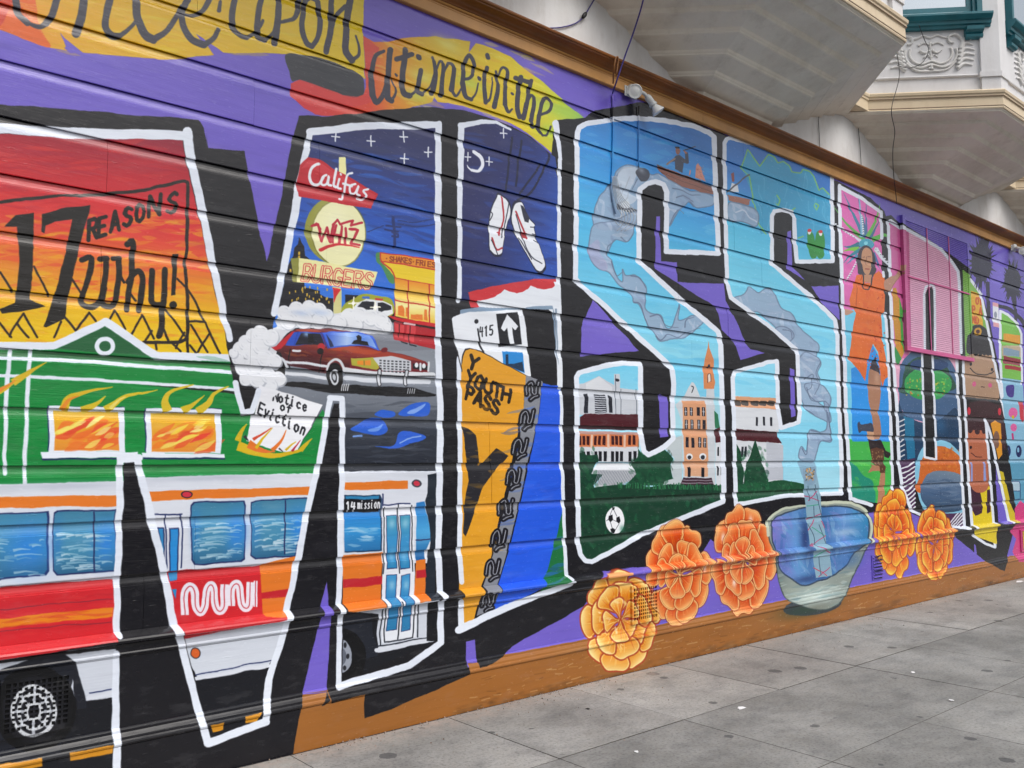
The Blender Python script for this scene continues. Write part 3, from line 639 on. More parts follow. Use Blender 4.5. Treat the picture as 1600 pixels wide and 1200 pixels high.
F('7d95ae', q(700, 440, 6, '50,300 130,265 300,235 700,250 700,265 740,240 900,225 980,225 1000,300 1025,800 1010,640 985,260 700,262 200,290 60,330')); F(BLK, q(700, 440, 6, '690,258 910,262 990,960 880,960 700,860'))
F('e2e8f0', q(700, 440, 6, '35,340 60,325 200,285 560,262 710,262 780,890 700,880 200,620 130,700 120,760 90,640'))
E('23242c', *q(700, 440, 6, '265,375')[0], 3.2, 3.8); F('1b1c24', q(700, 440, 6, '450,300 660,285 692,585 485,605')); F('e2e8f0', q(700, 440, 6, '555,305 658,420 630,455 600,430 622,580 580,582 555,435 525,470 496,440'))
text('415', (750, 527), (772, 523), (-.5, -15), '23242c', 2); L('23242c', 3, q(700, 440, 6, '280,450 300,560 310,600 335,670'), 0)
F('2a86cf', q(700, 440, 6, '510,648 705,660 720,860 520,780')); F('17324e', q(700, 440, 6, '540,680 565,678 570,770 620,770 640,760 700,750 715,850 590,800 545,780'))
F('26262c', q(700, 440, 6, '118,780 130,690 160,625 210,612 270,630 740,880 850,930 1000,980 880,980 130,900'))
F('d89a2a', q(700, 440, 6, '128,790 142,700 168,640 210,622 260,640 735,885 690,1190 640,1500 500,2100 100,3300 120,1200'))
F('d89a2a', '721,570 726,552 733,545 742,545 822,587 818,640 800,720 785,790 765,880 750,935 740,970 719,985')
F('26262c', q(400, 600, 4, '1285,265 1330,280 1375,320 1395,515 1500,400 1580,450 1480,560 1420,640 1370,780 1310,950 1295,930 1300,760 1330,600 1315,480 1300,330'))
text('Y', (730, 573), (746, 580), (5, -19), '241a10', 5.5); text('YOUTH', (727, 598), (797, 630), (4, -20), '241a10', 5); text('PASS', (727, 622), (779, 650), (4, -21), '241a10', 5.2)
F('80848e', '822,586 848,596 840,660 825,720 810,790 790,870 775,935 768,955 745,962 755,925 775,850 795,770 812,690 819,630')
F('2458d8', '848,598 862,602 874,602 885,602 884,800 870,870 860,912 830,928 768,955 778,925 795,860 812,790 828,720 842,650')
F('1a6a3a', '890,770 880,790 869,840 856,890 844,925 895,910')
brush(['2f68e8', '1c48bc', '2a5ee0'], 790, 620, 880, 920, 60, 40, 6, -10, .4); brush(['e0a83a', 'cf8e22'], 722, 620, 790, 930, 50, 30, 6, 0, .35)
for i, (x, y, sc) in enumerate(((832, 605, 1), (823, 650, 1.05), (812, 695, 1.1), (802, 742, 1.1), (790, 790, 1.12), (779, 838, 1.12), (769, 884, 1.1), (762, 936, .95))):
    for c, w in (('16171f', 8.2), ('9a9da8', 1.3)):
        L(c, w, [(x - 9 * sc, y + 12 * sc), (x - 7 * sc, y - 2 * sc), (x - 1 * sc, y - 7 * sc), (x + 2 * sc, y + 2 * sc), (x + 1 * sc, y + 10 * sc), (x + 6 * sc, y + 10 * sc), (x + 10 * sc, y - 8 * sc)], 1)
        L(c, w, [(x - 3 * sc, y + 20 * sc), (x + 2 * sc, y + 16 * sc), (x + 8 * sc, y + 14 * sc)], 1)
clip()
for s, a, b in (('721,199 719,300 718,470', 10, 7), ('717,560 718,620 719,725 718,860 721,910', 7, 8), ('720,940 721,978', 9, 9), ('720,196 752,190 775,191 798,203', 10, 3), ('868,192 872,215 876,250', 10, 5), ('875,250 874,340 873,440', 6, 6), ('872,450 874,540 876,605', 9, 7), ('877,612 878,720 882,837 887,905', 5, 6), ('717,984 768,960 820,938 890,912', 12, 9)):
    L(WHT, a, s, 0, b)
F('dfe6ef', '866,440 876,440 879,605 871,602'); F('8296ac', '867,482 870,482 873,572 871,560')

F('e2e8f0', q(700, 440, 6, '35,345 50,328 130,302 132,690 118,790 96,700 66,560')); L('26262c', 1.6, '714,548 722,580', 0)
# ================= first S: smoke, canoe, school and mission church
S1 = '902,207 905,199 917,193 960,186 990,184 1044,189 1080,196 1107,206 1116,214 1118,290 1121,350 1123,396 1041,393 1042,300 1037,288 1024,284 1012,287 1000,296 999,350 998,408 1062,467 1122,518 1126,530 1129,640 1131,770 1130,784 1010,832 925,878 915,876 907,866 904,850 902,720 901,590 905,583 940,572 975,567 1001,569 1001,617 1001,680 1006,705 1013,711 1037,699 1052,685 1051,640 1053,600 1050,574 899,437 901,300'
clip(S1)
SKY = [(0, '3a7fc9'), (.25, '3a92d8'), (.5, '4fb4e2'), (.75, '6cc4e6'), (1, '8ed4ea')]
G('880,160 1160,160 1160,620 880,620', SKY, (1000, 190), (1000, 560)); S('2f70bc', 1060, 205, 80, 22, .7); S('2b8fd8', 955, 230, 8, 60, .6)
G('880,560 1160,560 1160,900 880,900', [(0, '74c8e8'), (1, 'a8dcee')], (1000, 570), (1000, 700)); brush(['58bce6', '84cfec', '4aa8dc'], 905, 200, 1125, 640, 150, 40, 9, 6, .25)
SM, SD = '93a9c4', '63748e'
def k(s): return q(900, 180, 6.667, s)
plume(k('400,640 430,570 520,520 620,530 700,560 790,620 860,610 960,660 1060,720 1200,790 1300,800 1430,850 1430,930 1330,960 1250,960 1180,900 1120,960 1060,1000 1000,1120 970,1150 950,1000 900,800 700,850 640,1100 560,1200 440,1200 200,1170 190,1000 240,850 340,740'), SM, SD)
for s in ('420,640 480,560 600,540', '980,1140 1030,1020 1080,980 1120,1030', '1180,900 1230,960', '430,760 470,720 440,830', '560,640 520,740 470,840', '640,660 580,780', '430,930 520,880 560,800', '1000,760 1100,780 1200,830 1300,830', '1040,860 1120,840 1220,900'):
    L(SD, 2.2, k(s), 1, 1, .9)
F('d6dde6', k('440,600 520,540 640,560 600,700 560,800 640,860 560,930 440,940 430,760'), 1, .55); F('3c3f4a', k('620,590 660,550 740,560 770,620 740,680 680,690 640,640'), 1, .9); S('8d97a6', 1002, 266, 6, 5, .7)
F('4c4f5a', k('425,930 480,950 560,960 640,990 600,1020 480,990 430,980'), 1, .9); F('c9d2dd', k('470,920 540,890 560,960 480,960'), 1)
for i in range(5):
    L('d0d6de', 1.3, k('%d,985 %d,1040 %d,1090 %d,1130' % (470 + i * 28, 475 + i * 30, 445 + i * 26, 405 + i * 30)), 1)
F('8a5d52', k('840,510 960,560 1180,640 1300,690 1430,740 1430,830 1300,800 1100,740 960,660 880,580'), 0); L('5e4440', 2, k('850,520 1000,590 1200,660 1430,750'), 1); L('6e4c46', 1.5, k('900,590 1100,680 1420,800'), 1)
F('3c4354', k('1040,420 1080,410 1130,450 1110,600 1030,560 1030,480 990,490')); F('4a4c58', k('1130,450 1170,480 1160,510 1120,490')); L('3c4354', 5, k('1160,490 1150,400'), 0); L('a06a58', 3, k('1145,390 1130,370'), 0)
E('8a5d52', *k('1062,370')[0], 3.5, 6); L('2e2a30', 3, k('1045,340 1080,335'), 0); L('8f7a70', 3, k('1030,450 990,480 950,510'), 1); L('4a4650', 1.6, k('1120,365 1240,330'), 0); L('c98b7c', 2, k('1185,620 1190,580'), 0)
F('c98b7c', k('1250,520 1270,500 1300,540 1330,640 1350,690 1240,650')); brush(['e0a890', 'a86a5c'], 1088, 258, 1100, 282, 14, 5, 2, 30, .8)
def k(s): return q(800, 300, 4, s)
plume(k('490,260 520,200 640,180 780,120 760,250 720,310 640,300 600,390 620,420 650,520 690,560 690,480 710,520 770,520 830,580 840,640 830,720 870,760 930,770 960,840 1000,840 1050,700 1040,800 1090,790 1130,770 1200,800 1150,860 1080,910 1000,920 920,930 890,870 850,840 820,760 790,700 760,690 750,640 680,590 640,550 600,500 540,480 490,420 480,340'), SM, SD)
F('a99fc4', k('490,420 480,340 540,300 560,380 600,470 560,490'), 1, .45)
for s in ('620,430 650,520 690,500', '740,520 800,540 835,600', '760,690 800,700 830,790 850,850', '860,780 920,770 960,830 1040,850', '900,900 930,925 980,890 1040,910 1090,880 1180,850', '1080,850 1090,800 1140,780', '600,390 600,340 650,300', '680,280 720,310 760,260'):
    L(SD, 2.2, k(s), 1, 1, .9)
brush(['b4c4da', '7d90ae', 'a6b8d0', '8ca0be'], 940, 400, 1110, 525, 0, 20, 6, 40, .5)
# school with white tower, mission tower
def k(s): return q(900, 540, 5, s)
F('c3c9d2', k('-20,330 30,300 60,300 180,235 300,310 300,222 342,220 342,330 500,350 510,540 -20,540')); F('d3d8df', k('80,300 180,238 285,325 280,370 80,350')); L('5b6674', 1, k('310,230 310,540')); L('5b6674', 1, k('350,340 350,540')); L('5b6674', 1, k('470,340 475,540')); E('23252e', *k('322,270')[0], 3, 2.5)
for s in ('62,380 95,375 95,525 62,525', '145,380 235,385 240,525 150,525', '255,385 285,400 285,525 258,525'):
    F('1d212c', k(s))
for i in range(8):
    L('c3c9d2', 1.6, k('150,%d 232,%d' % (395 + i * 17, 398 + i * 17)), 0)
F('481620', k('30,560 70,530 495,540 495,640 30,640')); F('33101c', k('-20,625 500,640 490,665 -20,650')); F('b08a84', k('-20,665 490,680 490,700 -20,690')); F('c9764c', k('-20,690 490,700 490,800 -20,790')); F('c9ced6', k('-20,790 490,790 500,910 -20,910'))
for x in (30, 60, 92, 150, 184, 218, 284, 314, 346, 418, 452):
    F('3a1418', k('%d,705 %d,707 %d,778 %d,774' % (x - 10, x + 12, x + 12, x - 10)))
for x in (120, 250, 378):
    F('d9b8a4', k('%d,695 %d,697 %d,800 %d,798' % (x - 8, x + 10, x + 10, x - 8)))
for x in (60, 96, 155, 190, 228, 285, 320, 354, 420, 458):
    F('15171f', k('%d,825 %d,827 %d,905 %d,905' % (x - 11, x + 13, x + 13, x - 11)))
GR = '113c2c'
F(GR, k('-20,850 60,830 90,860 170,850 180,900 140,960 210,1010 140,1090 150,1140 -20,1140')); F('b9bec6', k('140,960 440,960 480,990 440,1050 330,1090 260,1100 180,1140 140,1130 160,1080 210,1010 120,1000')); F('d6dbe2', k('190,915 440,920 460,970 130,975'))
for x in range(160, 470, 12):
    L('6c727c', .9, k('%d,980 %d,1090' % (x + 20, x - 20)), 0)
F('14442f', k('490,720 480,800 520,850 560,860 680,800 760,880 740,960 760,1050 660,1090 500,1090 400,1080 470,1000 440,930 480,870')); F('a3d4e2', k('760,400 1150,400 1150,1000 760,1000'))
F('b9c4c9', k('770,720 830,700 830,1100 680,1090 690,1060 760,1040 740,960 770,880 690,800')); F('c6cdd4', k('780,460 830,420 850,380 900,290 920,290 970,400 1020,400 1020,330 1080,330 1085,500 1090,1090 840,1090 830,600'))
F('d39a74', k('830,430 1015,430 1035,930 845,930')); F('d6a686', k('850,930 1030,930 1030,1020 850,1020')); F('ccd2d8', k('850,420 860,370 905,285 960,380 970,400')); L('30343e', 1.6, k('900,320 915,330 905,370'), 1)
F('cf8455', k('1030,20 1036,-40 1042,20 1075,110 1080,250 1090,290 1080,340 1000,340 995,260 1005,120')); F('e4d4c8', k('1030,230 1050,220 1056,280 1036,290')); E('2c2f3a', *k('1040,160')[0], 2, 3); L('30343e', 1, k('1030,290 1032,230 1052,225 1056,285'), 1)
for y, hh in ((480, 70), (578, 75), (718, 80)):
    for x in (845, 890, 945, 985):
        xx = x + (y - 480) * .04
        F('23202a', k('%g,%g %g,%g %g,%g %g,%g' % (xx, y, xx + 24, y + 2, xx + 24, y + hh, xx, y + hh - 2)))
        if (x + y) % 3:
            L('c9ced6', 1, k('%g,%g %g,%g' % (xx + 5, y + hh * .5, xx + 20, y + hh * .5)), 0); L('c9ced6', 1, k('%g,%g %g,%g' % (xx + 12, y + 6, xx + 12, y + hh - 6)), 0)
for x in (885, 990):
    E('dfe4e9', *k('%d,870' % x)[0], 5, 5); E('2c2f3a', *k('%d,876' % x)[0], 3, 3); F('1d1c24', k('%d,950 %d,950 %d,1025 %d,1025' % (x - 12, x + 12, x + 12, x - 12)))
F('3a2330', k('810,1090 840,1030 1060,1035 1080,1095')); L('8d8490', 1.4, k('835,1050 1065,1055')); L('8d8490', 1.4, k('825,1072 1072,1076'))
F('26704e', k('1080,510 1110,540 1120,620 1130,650 1085,640')); F('481620', k('1085,650 1130,640 1145,760 1090,755')); F('d3d8df', k('1090,755 1150,755 1150,1090 1095,1090'))
for x in (1105, 1130):
    F('15171f', k('%d,790 %d,790 %d,865 %d,865' % (x, x + 12, x + 12, x))); F('15171f', k('%d,945 %d,945 %d,1015 %d,1015' % (x, x + 12, x + 12, x)))
F('133c2b', k('-20,1120 140,1110 300,1090 500,1080 560,1105 680,1085 1150,1090 1150,1300 1000,1500 -20,1750')); brush(['1d5a38', '0e2e22', '236444', '0f3a26'], 905, 755, 1130, 860, 170, 12, 6, 70, .5, 30)
for i in range(70):
    x = RNG.uniform(960, 1130); y = 758 + (x - 960) * .02
    L(RNG.choice(['1d5a38', '2c6e48']), 1.6, [(x, y + 4), (x + RNG.uniform(-2, 2), y - RNG.uniform(1, 5))], 0)
brush(['174a34', '1d5638', '0e3024'], 905, 700, 930, 830, 60, 14, 8, 60, .6, 40); brush(['1a4c34', '0e3024', '205a3c'], 985, 705, 1050, 755, 70, 12, 6, 60, .5, 40)
E('eceff4', 961, 813, 15, 21.5)
for s in ('228,112 254,106 258,142 240,160 224,142', '282,124 304,116 312,146 300,168 280,152', '236,206 256,200 272,214 264,238 244,234', '250,54 270,58 262,76 250,72'):
    F('17181f', q(900, 780, 4.444, s))
for s in ('258,142 280,152', '240,160 250,200', '300,168 272,212', '262,76 284,116', '222,142 212,150', '250,72 238,106'):
    L('4a4e58', .9, q(900, 780, 4.444, s), 0)
S('2a6e5a', 972, 826, 5, 7, .6)
clip()
L(WHT, 8, np.vstack([P(S1), P(S1)[:1]]), 0, 8)

# ================= second S
S2 = '1133,300 1132,224 1136,217 1141,215 1208,233 1300,272 1301,365 1301,408 1245,409 1242,376 1241,337 1237,331 1223,328 1210,330 1206,337 1206,412 1275,470 1305,500 1308,520 1311,625 1315,720 1315,771 1280,772 1225,775 1150,789 1148,720 1146,612 1145,590 1150,581 1200,566 1214,564 1216,640 1220,669 1248,660 1250,640 1247,587 1246,548 1200,508 1142,465 1136,440'
clip(S2)
G('1120,200 1330,200 1330,800 1120,800', [(0, '2f72c4'), (.25, '3f86d2'), (.45, '55bce2'), (.7, '74cbe8'), (1, '8cd4ee')], (1220, 230), (1220, 560)); brush(['58bce6', '84cfec'], 1140, 400, 1310, 640, 80, 34, 8, 8, .3)
def k(s): return q(1120, 200, 5.455, s)
F('3f9fca', k('265,180 365,325 440,225 500,250 520,300 580,285 620,330 640,380 720,385 740,345 830,410 880,540 910,510 990,590 980,900 960,1000 680,930 640,720 480,700 470,900 380,900 340,760 300,560 210,330'))
for s in ('265,180 365,325 440,225 490,250 520,300 570,285 620,320 640,375 715,385 735,350 790,370 825,410 870,530 905,510 960,570', '265,180 210,330 280,420 310,600 360,830 430,905', '840,640 870,660 850,700 830,660 840,640', '510,570 540,610 525,660 505,640', '640,700 670,680', '690,940 740,920'):
    L('86c862', 2, k(s), 0, None, .85)
for i in range(24):
    x, y = RNG.uniform(1180, 1295), RNG.uniform(265, 340)
    L('62b8dc', 2, [(x, y), (x + RNG.uniform(-6, 6), y + 12), (x + RNG.uniform(-8, 8), y + 26)], 1, 1, .6)
plume(k('100,640 200,650 320,690 360,760 330,840 230,800 100,780'), SM, SD); L('b9c9dc', 2, k('160,720 230,700 280,760 340,800'), 1); F('9a6a5c', k('95,565 300,610 270,660 100,620')); F('d9e0e8', k('130,470 180,490 190,550 110,540')); F('8a4d4a', k('120,390 145,380 150,460 130,460')); L('5b5a62', 2.4, k('100,540 240,420 280,395'), 0)
for s, c in (('770,890 800,880 830,930 850,1090 810,1110 780,1030', '2f8a3e'), ('850,890 900,880 920,960 915,1090 870,1110 835,1040', '2f8a3e')):
    F(c, k(s), 1)
for (x, y) in ((790, 880), (885, 890)):
    E('dfe6ea', *k('%d,%d' % (x, y + 8))[0], 2.6, 4); E('c03238', *k('%d,%d' % (x, y - 8))[0], 3.4, 2.6)
# right wing of the school
def k(s): return q(1140, 560, 5, s)
F('d3d8df', q(800, 600, 4, '1380,70 1600,100 1680,110 1690,800 1380,800')); F('d09a76', q(800, 600, 4, '1385,75 1690,90 1690,160 1390,140'))
for x in (1410, 1460, 1520, 1570, 1620):
    F('4a4440', q(800, 600, 4, '%d,105 %d,108 %d,135 %d,130' % (x - 18, x + 22, x + 22, x - 18)), 1)
for x in (1530, 1575, 1620):
    F('2a2c36', q(800, 600, 4, '%d,205 %d,207 %d,262 %d,260' % (x - 7, x + 7, x + 7, x - 7)))
F('481620', q(800, 600, 4, '1395,275 1450,285 1600,295 1660,300 1690,370 1400,350')); 
for x in (1440, 1460):
    F('2a2c36', q(800, 600, 4, '%d,390 %d,390 %d,455 %d,455' % (x - 7, x + 7, x + 7, x - 7)))
G(q(1200, 600, 4, '70,270 200,240 470,240 470,700 300,690 100,600 95,380 60,330'), [(0, '7fcdea'), (1, 'a6dcee')], (1280, 660), (1280, 770)); F('b9bfca', q(1200, 600, 4, '-10,360 95,380 95,600 -10,600'))
F('15442f', q(800, 600, 4, '1520,345 1560,470 1600,600 1600,640 1450,640 1450,560 1480,470')); F('15442f', q(800, 600, 4, '1400,370 1430,420 1450,560 1440,640 1395,640 1395,400')); F('174c32', q(800, 600, 4, '1395,630 1500,620 1700,600 1840,630 1840,690 1600,710 1395,740'))
brush(['1d5a38', '0e3024', '256a46'], 1150, 700, 1200, 770, 60, 10, 5, 70, .5, 30); brush(['1d5a38', '2a6e48'], 1150, 755, 1255, 770, 70, 8, 3, 80, .7, 30)
def k(s): return q(1120, 420, 4, s)
plume(q(1120, 430, 4, '100,150 170,120 210,70 260,110 340,80 400,200 470,240 520,330 600,400 640,450 610,560 620,650 560,620 500,520 430,470 410,380 300,260 240,230 170,240'), SM, SD)
plume(q(1200, 500, 4, '0,110 70,40 140,60 160,110 100,180 180,270 200,230 250,200 330,260 310,330 330,390 300,460 320,520 380,560 390,640 300,600 240,560 200,480 130,330 90,260 20,240'), SM, SD)
plume(q(1200, 600, 4, '230,0 330,0 390,80 380,150 350,110 300,110 250,60'), SM, SD); plume(q(1200, 600, 4, '350,110 385,140 385,250 400,330 390,365 330,360 300,440 280,490 200,470 195,420 210,390 240,420 250,330 270,285 330,300 365,280 370,200'), SM, SD)
for s in ('330,260 300,330 320,400 290,470', '100,180 120,250 180,280', '230,370 280,340 270,420 240,440', '90,60 140,70 150,120', '240,560 290,590'):
    L(SD, 1.8, q(1200, 500, 4, s), 1, 1, .9)
for s in ('240,20 270,100 330,110', '370,160 385,260 395,350 340,350', '270,290 330,305', '210,400 240,440 250,330'):
    L(SD, 1.8, q(1200, 600, 4, s), 1, 1, .9)
clip()
L(WHT, 6.5, np.vstack([P(S2), P(S2)[:1]]), 0, 6.5)

# ================= second I: dancer in an orange dress
I2 = '1311,291 1345,308 1377,331 1378,420 1383,500 1388,560 1391,640 1394,720 1396,790 1329,779 1325,700 1322,640 1320,560 1317,480 1315,420 1313,360'
clip(I2)
F('d46ab0', '1300,280 1400,280 1400,480 1300,490'); brush(['c95aa4', 'de7cba', 'd864a8'], 1312, 295, 1378, 480, 50, 26, 7, 30, .4); F('74c8e6', '1310,488 1400,470 1400,700 1310,700'); F('44b050', '1310,686 1400,690 1400,800 1310,800')
F('2a8fe0', q(1300, 520, 10, '300,560 420,500 620,160 900,700 900,1700 320,1700')); F('1f8a74', q(1300, 640, 10, '280,860 380,880 480,1020 650,1150 650,1500 280,1500'), 1); brush(['58c04a', '3aa04c', '6acb4e'], 1330, 690, 1395, 770, 30, 16, 6, 20, .4)
clip('1300,280 1420,280 1420,800 1300,800')
def k(s): return q(1300, 280, 10, s)
def leaf(col, base, tip, w, bend=0):
    b, t = P(base)[0], P(tip)[0]
    d = t - b; n = np.array([-d[1], d[0]]) / np.linalg.norm(d)
    L(col, w, k([b, b + d * .5 + n * bend, t]), 1, .6, 1, 0)
for a in (('3d7f9c', '520,950', '180,210', 7, 0), ('5aa84e', '520,950', '30,430', 6, -40), ('3f6f96', '530,900', '410,300', 7, 0), ('7fb6d4', '480,900', '420,220', 6, 0), ('4b6f9c', '540,900', '530,330', 4, 0), ('62b04c', '560,900', '750,380', 7, 30), ('3f6a8c', '600,930', '740,650', 5, 0),
          ('58b048', '640,950', '980,1010', 9, -110), ('2f6f86', '430,1020', '180,1060', 10, -20), ('74b83e', '420,1100', '170,1130', 9, 20), ('2f7f92', '470,1100', '180,1310', 7, 30), ('3a6aa0', '640,1150', '760,1400', 6, 0), ('cfd8e4', '500,1000', '40,690', 5, 0), ('cfd8e4', '680,1080', '980,1420', 7, 30), ('4b8cb0', '400,1180', '230,1330', 5, 0)):
    leaf(*a)
for (x0, y0, x1, y1) in ((350, 900, 60, 700), (380, 1300, 230, 1580), (680, 1080, 970, 1420), (470, 560, 490, 850)):
    for t in np.linspace(0, 1, 9):
        E('dfe6ee', *k([(x0 + (x1 - x0) * t, y0 + (y1 - y0) * t)])[0], 1.6, 1.6); E('56606e', *k([(x0 + (x1 - x0) * t + 4, y0 + (y1 - y0) * t + 10)])[0], .8, .8)
E('3f9ab4', *k('540,1010')[0], 12, 8); E('7fd0e0', *k('530,1000')[0], 3, 3)
def k(s): return q(1300, 400, 10, s)
F('3b3640', k('420,-60 480,-150 560,-160 640,-80 680,60 690,220 640,320 600,330 420,290 400,200 390,60'), 1); F('b98a6c', k('460,20 480,-90 540,-130 610,-80 630,60 610,200 570,290 520,280 480,200'), 1)
L('7d5a4a', 1.4, k('480,20 510,15'), 0); L('7d5a4a', 1.4, k('560,10 600,15'), 0); L('7d5a4a', 1, k('540,10 535,130 560,140'), 0); L('8f4a44', 2, k('520,200 580,205'), 0); F('b48468', k('500,290 620,290 630,420 500,420'))
F('b9907c', k('820,380 980,300 1100,190 1130,240 1000,420 900,560 820,520'), 1); F('b9907c', k('180,830 300,840 340,870 220,920'), 1)
F('d96a2a', k('380,300 470,290 520,430 620,420 650,290 730,230 820,330 830,600 820,870 770,960 790,1300 860,1700 900,1800 880,1870 820,1930 790,2050 760,1900 720,1500 640,1370 600,1500 550,1700 520,1960 440,1820 380,1740 260,1610 300,1330 330,1100 370,900 360,820 290,780 270,680 330,500'))
for c, n, w in (('cc5428', 40, 6), ('e0803a', 34, 6), ('d07a44', 14, 6)):
    clip(k('380,300 470,290 520,430 620,420 650,290 730,230 820,330 830,600 820,870 770,960 790,1300 860,1700 900,1800 880,1870 820,1930 790,2050 760,1900 720,1500 640,1370 600,1500 550,1700 520,1960 440,1820 380,1740 260,1610 300,1330 330,1100 370,900 360,820 290,780 270,680 330,500'))
    brush([c], 1330, 440, 1390, 590, n, 16, w, 75, .35)
clip('1300,280 1420,280 1420,800 1300,800')
for s in ('400,460 390,600 370,830', '470,310 450,380'):
    L('a8481e', 1.2, k(s), 1)
for i in range(46):
    x, y = RNG.uniform(1356, 1382), RNG.uniform(460, 590)
    E('b8401e', x, y, .9, 1.3)
L('3b2a2c', 2, k('490,310 500,490 550,525 600,500 625,330'), 1)
def k(s): return q(1300, 520, 10, s)
F('2a2432', k('590,570 620,480 680,370 720,500 750,640 680,620')); F('a3775f', k('570,640 600,570 680,600 750,660 770,800 760,1000 730,1250 760,1450 760,1650 640,1650 640,1500 620,1250 570,1050'), 1); S('c39a80', 1370, 592, 5, 12, .7)
def k(s): return q(1300, 640, 10, s)
F('3c4254', k('400,230 430,190 460,240 600,210 640,260 640,350 480,330 420,365'), 1); F('c49a7c', k('540,340 650,350 680,480 570,460')); F('2a2024', k('560,460 680,490 760,470 840,640 930,690 880,760 820,740 800,640 700,820 640,850'), 0); F('5a3a2c', k('600,620 700,590 800,610 820,830 840,900 830,1000 750,990 720,900 640,840'))
for i in range(30):
    E('8a6a4a', RNG.uniform(1362, 1381), RNG.uniform(702, 735), 1, 1.4)
F('b07e62', k('640,870 740,880 750,960 650,960 560,980 600,920')); F('b07e62', k('760,990 830,990 830,1200 820,1400 710,1500 730,1200'))
clip()
for s, a, b in (('1312,292 1345,309 1377,332', 6, 5), ('1377,331 1378,372', 5, 5), ('1380,425 1381,432', 4, 4), ('1384,490 1388,560 1391,640 1394,720 1396,790', 4.5, 4.5), ('1329,779 1362,789', 6, 6), ('1312,290 1313,360 1315,420 1317,480 1320,560 1322,640 1325,700 1329,780', 5.5, 6)):
    L(WHT, a, s, 0, b)

# ================= O: cooking pot, sliced fruit, window
O = '1389,347 1414,358 1440,371 1470,389 1488,410 1497,424 1499,440 1500,480 1501,550 1496,600 1500,660 1502,720 1505,780 1508,824 1470,818 1422,797 1410,762 1405,725 1401,630 1398,590 1394,520 1392,460 1390,400 1387,360'
clip(O)
F('dca6c2', '1380,340 1520,340 1520,700 1380,700'); G('1387,345 1420,345 1420,560 1390,560', [(0, 'd070ac'), (1, 'bc5088')], (1388, 400), (1418, 400)); F('c28a2c', q(1300, 400, 10, '950,500 1000,490 1050,640 1070,900 1080,1250 1130,1500 1090,1590 1000,1450 960,1000')); F('4aa04a', q(1300, 400, 10, '1050,640 1110,850 1150,1050 1170,1400 1130,1530 1080,1300 1060,900')); F('2f8a4a', q(1300, 400, 10, '980,1400 1090,1600 1040,1700 980,1650'))
F('3f5f86', '1405,600 1408,570 1420,553 1432,549 1470,552 1490,572 1495,600 1496,640 1450,660 1410,640', 1); F('1c4a3e', '1410,600 1416,572 1440,556 1470,562 1488,590 1488,610 1412,615', 1); E('2f9a50', 1450, 600, 37, 26); E('1f3f6c', 1452, 570, 30, 10); brush(['c8b83a', '58b858', 'b86a2a', '2a7a3c', '86c84c'], 1416, 590, 1484, 618, 80, 4, 3, 40, .9, 90)
F('1c3c5c', '1404,630 1412,645 1440,660 1470,655 1496,640 1502,720 1490,740 1404,740', 1); F('1f6f96', '1412,650 1428,655 1430,715 1418,718'); S('2f6a9c', 1470, 665, 10, 14, .5); F('3f5f86', '1405,628 1425,640 1460,640 1496,615 1496,628 1460,656 1420,652', 1)
for i in range(9):
    L('c9ced6', 2, [(1403, 660 + i * 8), (1413, 655 + i * 8)], 0)
F('4a2a52', '1404,720 1430,716 1430,810 1404,800')
for i in range(12):
    L('dde2ea', 2.2, [(1405, 733 + i * 8), (1418, 729 + i * 7.5), (1430, 722 + i * 7)], 1)
F('4a2a52', '1480,790 1520,780 1520,840 1460,830')
for i in range(7):
    L('dde2ea', 2, [(1478 + i * 4, 826), (1505, 792 + i * 6)], 0)
F('83c0dc', '1430,745 1434,715 1446,695 1464,689 1480,690 1496,703 1510,720 1512,790 1495,802 1460,800 1440,790', 1); F('c4662a', '1436,745 1440,720 1450,703 1470,697 1490,705 1503,722 1505,760 1436,770', 1); brush(['d07a2c', 'a8521e', 'dc8f38'], 1440, 700, 1500, 735, 60, 8, 4, 20, .6, 90)
G('1438,770 1446,745 1462,736 1490,738 1505,748 1507,790 1490,800 1465,800 1446,790', [(0, '6f8296'), (.5, '4b6486'), (1, '2c4560')], (1470, 738), (1470, 800), 1); brush(['3a5a80', '7d8fa4', '2a4262'], 1448, 750, 1502, 792, 30, 26, 4, 3, .5)
clip()
F(BLK, '1446,460 1450,450 1456,448 1459,456 1459,550 1458,600 1461,716 1446,713 1444,640 1443,560')
for s, a, b in (('1388,347 1392,345 1414,357', 5, 5), ('1416,358 1440,371 1470,389 1488,410 1497,424 1499,440 1500,480 1502,551', 5, 4.5), ('1495,560 1496,600 1500,660 1502,720 1505,780 1508,824', 4.5, 4.5), ('1388,347 1390,400 1392,460 1394,520 1398,590 1401,630 1405,725 1410,762', 5, 5), ('1410,762 1424,797 1470,820 1510,826', 5, 4), ('1444,460 1447,448 1456,444 1460,450 1461,480 1461,550 1459,600 1462,680 1463,719 1445,714 1443,640 1441,560 1444,460', 3.5, 3.5)):
    L(WHT, a, s, 0, b)

F('b08672', q(1300, 400, 10, '815,400 900,330 1000,290 1090,185 1135,180 1120,250 1060,320 960,450 900,560 830,530'), 1); L('8a6250', 1.2, q(1300, 400, 10, '830,530 900,555 960,450 1060,320 1120,250'), 1, None, .7, 0)
for i in range(4):
    L('b08672', 2, q(1300, 400, 10, '%d,220 %d,150' % (1080 + i * 16, 1075 + i * 24)), 0)
